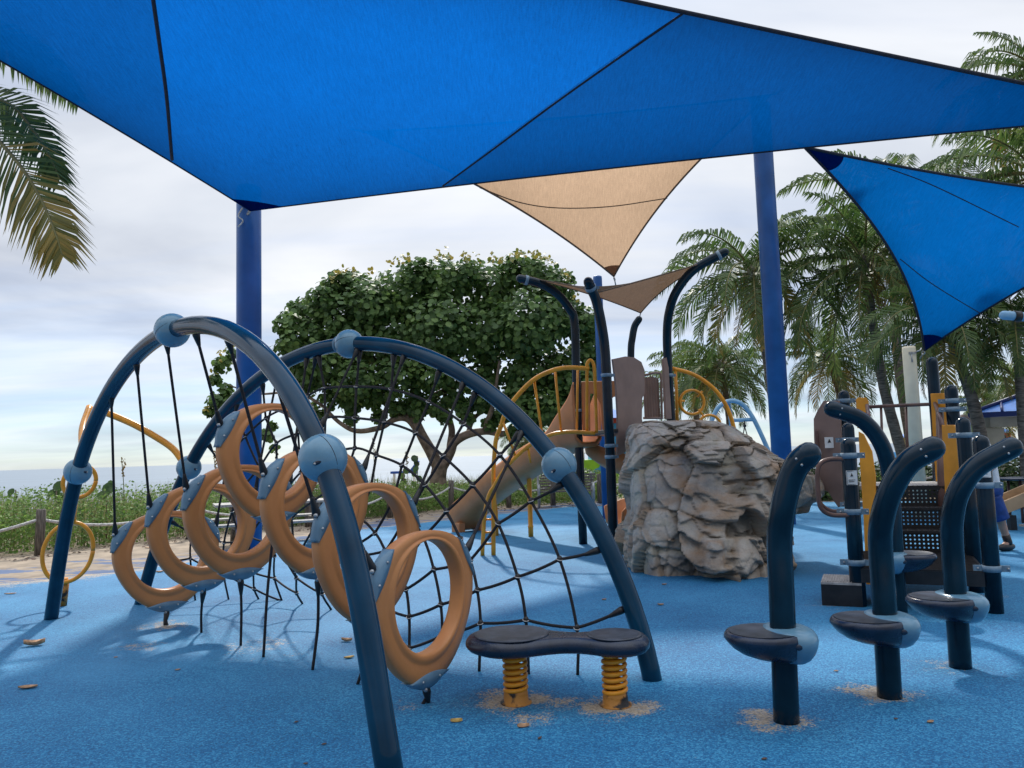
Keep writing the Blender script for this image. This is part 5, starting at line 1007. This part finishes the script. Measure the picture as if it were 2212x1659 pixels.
# palms
def frond(mb, o, az, el, L_, droop, seed, lw=.072, lf=.9, cur=0, twist=0.0):
    r = random.Random(seed); m = 13; p = Vector(o); pts = [p.copy()]; tg = []
    for i in range(m):
        t = (i + .5) / m; a = el - droop * t ** 1.25; d = V(math.cos(az) * math.cos(a), math.sin(az) * math.cos(a), math.sin(a)); tg.append(d); p = p + d * (L_ / m); pts.append(p.copy())
    tg.append(tg[-1]); mb.cur = 2; mb.tube(pts, [.035 * (1 - .9 * i / m) * L_ / 3 + .004 for i in range(m + 1)], 5, cap=False); mb.cur = cur
    nl = 42
    for k in range(nl):
        t = .13 + .87 * k / (nl - 1); f = t * m; i = min(int(f), m - 1); c = pts[i].lerp(pts[i + 1], f - i); T_ = tg[i]; side = T_.cross(V(0, 0, 1))
        side = side.normalized() if side.length > .05 else V(math.sin(az), -math.cos(az), 0); upv = side.cross(T_).normalized()
        if twist: side = Matrix.Rotation(twist * t, 3, T_) @ side; upv = side.cross(T_).normalized()
        ll = lf * L_ / 3 * (math.sin(math.pi * min(1, .16 + t * .80)) ** .7) * r.uniform(.8, 1.1) + .06
        for s_ in (-1, 1):
            if r.random() < .05: continue
            d = (side * s_ * (.85 - .35 * t) + T_ * (.45 + .5 * t) + upv * .22 + V(r.gauss(0, .06), r.gauss(0, .06), r.gauss(0, .06))).normalized(); w_ = lw * L_ / 3 * r.uniform(.7, 1.15) * .5
            q1 = c + d * ll * .5; d2 = (d * .6 + V(0, 0, -.7 - .45 * r.random())).normalized(); q2 = q1 + d2 * ll * .5; wv_ = T_ * w_; b = len(mb.v)
            mb.v += [tuple(c - wv_ * .6), tuple(c + wv_ * .6), tuple(q1 + wv_), tuple(q1 - wv_), tuple(q2)]
            mb.f += [(b, b + 1, b + 2, b + 3), (b + 3, b + 2, b + 4)]; mb.sm += [False] * 2; mb.mi += [cur] * 2
RACH = mat('palm_rachis', (0.22, 0.20, 0.07), .6, .2, 8)
def crown(seed, n=34, L_=3.0, lo=-.75):
    r = random.Random(seed); mb = MB()
    for k in range(n):
        u = k / (n - 1); az = k * 2.39996 + r.uniform(-.3, .3); el = 1.35 - (1.35 - lo) * u ** .85 + r.uniform(-.12, .12); dr = .75 + .75 * math.sin(math.pi * min(1, u * .8 + .15)) + r.uniform(-.15, .25)
        frond(mb, V(math.cos(az) * .08, math.sin(az) * .08, -.1 * u), az, el, L_ * r.uniform(.85, 1.08) * (.8 if u < .12 else 1), dr, seed * 100 + k, cur=1 if (u > .8 and r.random() < .55) else 0, twist=r.uniform(-.7, .7))
    return mb
CR = [crown(s_, n_).build('crown', [PALM, PALMY, RACH]) for s_, n_ in ((3, 29), (4, 32), (5, 28))]
def dead(seed):
    r = random.Random(seed); mb = MB()
    for k in range(5): frond(mb, V(0, 0, -.25), r.uniform(0, 6.28), -.7 + r.uniform(-.3, .2), 2.2, .8, seed * 50 + k, lw=.04, lf=.5, cur=0)
    return mb.build('dead_frond', [PALMD, PALMD, RACH])
DEAD = [dead(8), dead(9)]; used = set()
def palm(label, cxy, Y, base, scale, var, rot, bend=0.0, r=.11, dd=True):
    top = P(*cxy, Y); bs = V(base[0], base[1], 0); t = thing('palm_tree', label, 'palm tree', bs, 'coconut palms around the playground')
    mid = bs.lerp(top, .5) + V(bend, 0, 0); c = cr([bs, mid, top], 14); n = len(c); mb = MB(); rs = [r * (1.35 - .5 * i / (n - 1) + (.3 * max(0, 1 - i / 3))) * (1 + .05 * (i % 2)) for i in range(n)]; mb.tube(c, rs, 14); mb.ball(top + V(0, 0, -.05), r * 1.7, 12, (0, 0, 1), (1, 1, 1.6)); mb.build('trunk', PBARK, t)
    for src, on in ((CR[var], 1), (DEAD[var % 2], dd)):
        if not on: continue
        o = src if src.name not in used else src.copy()
        if src.name in used: COL.objects.link(o)
        used.add(src.name); o.parent = t; o.location = top - bs; o.rotation_euler = (0, 0, rot); o.scale = (scale,) * 3
    return t
palm('palm with an upright spiky crown behind the tall blue pole', (1628, 585), 21, (7.3, 21.3), .97, 0, .3)
palm('palm with long drooping fronds between the tall blue pole and bright sail', (1868, 560), 20, (10.25, 20.4), 1.0, 1, 1.2, -.2)
palm('palm leaning behind the cream pole, its crown half hidden by the bright sail', (2040, 690), 17, (10.1, 17.0), .74, 2, 2.4, .2)
palm('palm with a slim dark straight trunk in front of the pavilion', (2192, 690), 16.6, (10.75, 16.7), .6, 0, 4.0, 0, .08, False)
palm('tall palm whose crown rises above the upper edge of the bright sail', (1930, 440), 25, (12.8, 25.2), 1.15, 2, .7, -.3, .13, False)
palm('tallest palm at the right edge, its fronds above the big blue sail', (2262, 165), 21, (15.2, 21.3), 1.05, 1, 3.1, 0, .13, False)
palm('palm at the right edge with arching fronds between both blue sails', (2248, 372), 17, (12.0, 17.3), 1.0, 0, 5.2, 0, .13, False)
palm('palm with a full low crown just behind the blue pole and rock', (1556, 790), 28, (7.6, 28.3), .78, 1, 4.4, .2)
palm('palm with yellowing fronds hanging above the stepped structure', (1790, 770), 27, (11.3, 27.2), .85, 2, 5.3, .3)
palm('small distant palm just left of the pavilion roof', (2128, 872), 42, (25.2, 42.5), .95, 0, 2.0, 0, .12, False)
palm('small distant palm at the frame edge above the pavilion roof', (2205, 835), 38, (24.6, 38), 1.0, 1, .2, 0, .12, False)
palm('small distant palm low behind the swing frame', (1500, 815), 34, (8.0, 34.2), .95, 2, 1.7, 0, .12, False)
palm('tiny far palm seen between the tower guard and the sea grape tree', (1140, 950), 40, (1.0, 40), .6, 1, 2.7, 0, .1, False)
# overhanging palm at the upper left: its big fronds are modelled to the photograph
top = P(-210, 150, 8.6); bs = V(top.x - .5, 8.9, 0); lp = thing('palm_tree', 'palm reaching in from the left edge with browning frond tips', 'palm tree', bs, 'coconut palms around the playground')
c = cr([bs, bs.lerp(top, .5) + V(.2, 0, 0), top], 14); MB().tube(c, [.17 - .05 * i / len(c) for i in range(len(c))], 14).build('trunk', PBARK, lp)
def frond_on(mb, path, lf, seed, cur, Y0_, wid=.06, down=.6, nl=80):
    r = random.Random(seed); pts = cr(path, 10); m = len(pts) - 1; mb.cur = 2; mb.tube(pts, [.026 * (1 - .9 * i / m) + .003 for i in range(m + 1)], 6, cap=False)
    for k in range(nl):
        t = k / (nl - 1); f = t * m * .999; i = int(f); c = pts[i].lerp(pts[i + 1], f - i); T_ = (pts[i + 1] - pts[i]).normalized(); side = T_.cross(V(0, 1, 0)).normalized(); ll = lf * (math.sin(math.pi * min(1, .22 + t * .74)) ** .6) * r.uniform(.85, 1.12) + .05
        for s_ in (-1, 1):
            d = (side * s_ * .75 + T_ * (.55 + .3 * t) + V(0, s_ * .25 + r.gauss(0, .1), -.12) + V(r.gauss(0, .05), 0, r.gauss(0, .05))).normalized(); d2 = (d + V(0, 0, -down)).normalized(); q1 = c + d * ll * .5; q2 = q1 + d2 * ll * .5; w_ = T_ * wid * r.uniform(.6, 1.1) * .5; b = len(mb.v)
            mb.v += [tuple(c - w_ * .6), tuple(c + w_ * .6), tuple(q1 + w_), tuple(q1 - w_), tuple(q2)]; mb.f += [(b, b + 1, b + 2, b + 3), (b + 3, b + 2, b + 4)]; mb.sm += [False] * 2
            cu = 1 if (cur and r.random() < max(0, t * 2.2 - .55)) else 0; mb.mi += [cu] * 2
mb = MB()
frond_on(mb, [top, P(-90, 210, 8.2), P(-20, 285, 7.9), P(45, 360, 7.7), P(88, 430, 7.6), P(118, 500, 7.5), P(135, 552, 7.5)], .66, 1, 1, 8)
frond_on(mb, [top, P(-80, 195, 8.6), P(20, 225, 8.5), P(70, 280, 8.4), P(108, 340, 8.3), P(128, 385, 8.3)], .46, 2, 0, 8)
frond_on(mb, [top, P(-60, 60, 9.6), P(40, 95, 9.8), P(110, 150, 9.9), P(168, 215, 10)], .55, 3, 0, 8)
frond_on(mb, [top, P(-160, 260, 8.0), P(-100, 400, 7.8), P(-70, 520, 7.8)], .5, 4, 1, 8)
frond_on(mb, [top, P(-300, 260, 8.0), P(-400, 400, 7.8), P(-430, 520, 7.8)], .5, 5, 1, 8); frond_on(mb, [top, P(-300, 60, 8.0), P(-450, 80, 7.8), P(-560, 200, 7.8)], .5, 6, 0, 8)
mb.build('crown', [PALM, PALMY, RACH], lp)

# dune shrubs and grass behind the rope fence
FX = np.array([q[0] for q in fx_]); FY = np.array([q[1] for q in fx_])
def hh(x):  # height of the shrub belt along the fence
    return float(np.interp(x, [-16, -9, -6, -4, -2, 0, 1.5, 3, 6, 12], [1.0, 1.02, .98, .8, .62, .66, .82, .85, .8, .85]))
mb = MB()
for _ in range(56000):
    x = rnd.uniform(-15, 11) if rnd.random() < .35 else rnd.uniform(-13, 2.5); dpt = .45 + 3.4 * rnd.random() ** 1.6; y = float(np.interp(x, FX, FY)) + dpt + .25 * mnoise.noise(V(x * 1.3, 0, 1))
    top_ = hh(x) * min(1, .38 + dpt * .42) * (1 + .30 * mnoise.noise(V(x * 1.5, y * 1.5, 0)) + .18 * mnoise.noise(V(x * 4, y * 4, 3))); z = top_ * (1 - rnd.random() ** 1.25 * .95)
    leafpoly(mb, V(x, y, max(.03, z)), (rnd.gauss(0, .5), -.4 + rnd.gauss(0, .5), .7), rnd.uniform(.016, .042), 5, .62)
tag(mb.build('dune_shrubs', SHRUB), 'low leafy green dune shrubs growing behind the white rope fence', 'shrubs', kind='stuff')
mb = MB()
def blade(x, y, z, h, w_, lean, seed):
    a = rnd.random() * 6.28; d = V(math.cos(a), math.sin(a), 0); s_ = V(-d.y, d.x, 0) * w_; o = V(x, y, z); p1 = o + V(0, 0, h * .55) + d * lean * .25; p2 = o + V(0, 0, h) + d * lean; b = len(mb.v)
    mb.v += [tuple(o - s_), tuple(o + s_), tuple(p1 + s_ * .8), tuple(p1 - s_ * .8), tuple(p2)]; mb.f += [(b, b + 1, b + 2, b + 3), (b + 3, b + 2, b + 4)]; mb.sm += [False] * 2; mb.mi += [0] * 2
for _ in range(15000):
    x = rnd.uniform(-17, 13) if rnd.random() < .4 else rnd.uniform(-14, 3); dpt = 1.0 + 9.5 * rnd.random(); y = float(np.interp(x, FX, FY)) + dpt
    zg = 0 if y < 27 else -.05 - .06 * (y - 27); h = (hh(x) * .72 + .34 * rnd.random()) if dpt < 5 else .5 + .55 * rnd.random()
    blade(x, y, zg, h * (1 + .25 * mnoise.noise(V(x * .9, y * .9, 5))), rnd.uniform(.006, .012), rnd.uniform(.05, .4), 0)
tag(mb.build('dune_grass', GRASS), 'tall pale sea grass covering the dune between shrubs and sea', 'grass', kind='stuff')
# litter under the shrubs
mb = MB()
for _ in range(900):
    x = rnd.uniform(-13, 4); y = float(np.interp(x, FX, FY)) + rnd.uniform(-1.2, 1.2) ** 1; leafpoly(mb, V(x, y, .012), (rnd.gauss(0, .25), rnd.gauss(0, .25), 1), rnd.uniform(.02, .05), 5, .6)
tag(mb.build('leaf_litter', LEAFD), 'scattered brown leaf litter on the sand along the rope fence', 'leaf litter', kind='stuff')
def sprig(label, x, y0, y1, Y, n, r):
    t = thing('sea_grape_sprig', label, 'plant', V(P(x, y0, Y).x, Y, 0), 'young sea grape sprigs in the dune'); a, b_ = V(P(x, y0, Y).x, Y, 0), P(x, y1, Y); MB().tube([a, b_], .012, 6).build('stem', BARK, t); m_ = MB(); zb = P(x, y0, Y)
    for k in range(n): q = zb.lerp(b_, (k + .5) / n); leafpoly(m_, q + V(rnd.uniform(-1, 1) * r * .9, rnd.uniform(-.1, .1), 0), (rnd.gauss(0, .4), -1, .4), r * rnd.uniform(.8, 1.1), 9, .95)
    m_.build('leaves', BUSH, t)
sprig('young sea grape sprig left of the front arch foot', 122, 1085, 1046, 15.5, 5, .10); sprig('young sea grape sprig behind the leftmost ropes', 231, 1072, 1046, 15.8, 4, .12)
sprig('tall thin sea grape sprig in front of the tree trunk', 902, 1085, 985, 23, 9, .11); sprig('leaning sea grape sprig beside the tall thin one', 872, 1090, 1012, 23.2, 7, .11); sprig('yellowish small sprig at the left edge of the dune', 34, 1080, 1058, 15.5, 3, .07)
def oat(label, x, y0, y1, Y):
    t = thing('sea_oat', label, 'plant', V(P(x, y0, Y).x, Y, 0), 'sea oats standing above the dune'); a = V(P(x, y0, Y).x, Y, 0); b_ = P(x, y1, Y); MB().tube(cr([a, a.lerp(b_, .6), b_ + V(-.05, 0, 0)], 6), .008, 5).build('stalk', GRASS, t); m_ = MB()
    for k in range(16): leafpoly(m_, a.lerp(b_, .78 + .22 * k / 15) + V(rnd.uniform(-.05, .03), 0, 0), (rnd.gauss(0, 1), -1, 0), .035, 5, .5)
    m_.build('seed_head', PALMD, t)
oat('sea oat stalk rising beside the seaward ball of the front arch', 268, 1075, 990, 16); oat('sea oat stalk rising beyond the left ropes of the rear net', 598, 1060, 950, 19.5); oat('sea oat stalk between the rear ball and the rings', 466, 1060, 975, 18.5); oat('sea oat stalk seen through the middle of the net', 808, 1060, 945, 22); oat('sea oat stalk left of the tall sea grape sprig', 880, 1060, 975, 22.5)
def bush(label, x, Y, w_, h_, n):
    t = thing('bush', label, 'bush', V(P(x, 1000, Y).x, Y, 0), 'bushes beyond the play area'); m_ = MB(); c = t.location
    for _ in range(n):
        d = V(rnd.gauss(0, 1), rnd.gauss(0, 1), abs(rnd.gauss(0, 1))).normalized(); q = c + V(d.x * w_, d.y * w_ * .7, d.z * h_) * rnd.uniform(.6, 1.05) * (1 + .25 * mnoise.noise(d * 3)); leafpoly(m_, q, d + V(rnd.gauss(0, .4), rnd.gauss(0, .4), .3), rnd.uniform(.05, .10), 6, .6)
    m_.build('foliage', BUSH, t); MB().tube([c, c + V(0, 0, h_ * .7)], .05, 6).build('stem', BARK, t)
bush('rounded green bush beyond the brown panel of the stepped structure', 1765, 21.5, 1.1, 1.0, 1500); bush('green bush seen under the top rail of the stepped structure', 1930, 22.5, 1.4, .95, 1500); bush('dark green bush beyond the round table', 2190, 17.5, 1.2, 1.05, 1500); bush('low green bush right of the cream pole', 2050, 21.5, 1.0, 1.0, 1200); bush('green bush beneath the lime lifeguard hut', 1230, 25.5, 1.6, .95, 1400); bush('bushy shrub under the pavilion beam', 2128, 24, 1.0, 1.1, 1100)

# ------------------------------------------------------------------ leaves fallen on the rubber
def fallen(label, x, y, L_, m, rot, curl, asp=.55, cut=False):
    L_ *= .78; curl *= .55
    q = G(x, y, .009); mb = MB(); n, k = 9, 5; top_ = []; r = random.Random(int(x * 7 + y))
    for i in range(n + 1):
        u = i / n; w_ = (1 + .22 * mnoise.noise(V(u * 5, x, 1))) * asp * L_ * .5 * math.sin(math.pi * min(1, max(0.02, u * .96 + .02))) ** (.7 if not cut else .45)
        for j in range(k):
            v_ = (j / (k - 1) - .5) * 2 if not cut else j / (k - 1); z = curl * L_ * (v_ * v_ * .45 + (u - .5) ** 2 * .9) + .02 * L_ * mnoise.noise(V(u * 4, v_ * 3, x)); p = Matrix.Rotation(rot, 3, 'Z') @ V((u - .5) * L_, v_ * w_ * (1 + .12 * mnoise.noise(V(u * 7, x, y))), max(0, z)); top_.append(q + p)
    fs = [(i * k + j, i * k + j + 1, (i + 1) * k + j + 1, (i + 1) * k + j) for i in range(n) for j in range(k - 1)]; mb.add(top_, fs)
    o = mb.build('fallen_leaf', m, base=q); s_ = o.modifiers.new('thick', 'SOLIDIFY'); s_.thickness = .003; tag(o, label, 'leaf', 'dry leaves fallen on the rubber ground')
for a in [('large curled tan leaf in the long shadow at the front arch foot', 74, 1394, .20, LEAFT, .3, .9), ('flat tan leaf below the large curled one', 60, 1486, .15, LEAFT, .2, .35), ('pale leaf on the blue edge by the sand', 22, 1283, .17, LEAFT, .1, .2, .3), ('curled brown leaf behind the near arch leg, below the rope knots', 749, 1385, .12, LEAFT, -.3, .8), ('yellowish leaf just below the curled brown one by the near arch leg', 754, 1421, .10, LEAFY, .5, .4),
          ('yellow half leaf in front of the spring platform', 986, 1560, .085, LEAFY, .1, .7, .8, True), ('tan half leaf in front of the spring base', 1131, 1571, .085, LEAFT, .2, .7, .8, True), ('small crumpled leaf below the tan half leaf', 1166, 1596, .04, LEAFD, .9, .8), ('small curled leaf inside the net', 1305, 1296, .06, LEAFT, .2, .8), ('brown leaf between arch foot and rock', 1427, 1307, .075, LEAFT, -.2, .7), ('tan leaf close to the base of the rock', 1435, 1263, .07, LEAFT, .1, .6),
          ('dark leaf near the seat of the nearest stool', 1734, 1421, .055, LEAFD, -.4, .5), ('dark crumb of leaf in the front right', 1651, 1640, .04, LEAFD, .3, .4), ('small tan leaf between the two nearest stools', 1806, 1450, .04, LEAFT, .0, .4), ('brownish leaf in the shade right of the middle stool', 2010, 1560, .06, LEAFT, .4, .4), ('dark leaf crumb right of the middle stool', 1935, 1553, .03, LEAFD, .1, .4), ('tan leaf crumb far in front of the near stool', 1745, 1395, .03, LEAFT, .1, .4), ('small pale leaf among the ring shadows', 384, 1447, .05, LEAFT, .6, .3), ('tiny pale leaf left of the ring shadows', 250, 1420, .04, LEAFT, .2, .3),
          ('yellow leaf lying on the sand near the timber post', 81, 1176, .20, LEAFY, .4, .4, .7), ('tan leaf on the sand behind the end ring', 345, 1236, .15, LEAFT, .3, .5), ('tan leaf on the sand under the white rope', 320, 1184, .13, LEAFT, .2, .4), ('dark leaf left of the near arch leg', 660, 1650, .03, LEAFD, .2, .4), ('dark leaf crumb under the highest ring', 640, 1560, .035, LEAFD, .8, .4), ('dark leaf crumb between leaves and ring ropes', 700, 1608, .035, LEAFD, .4, .4)]: fallen(*a)
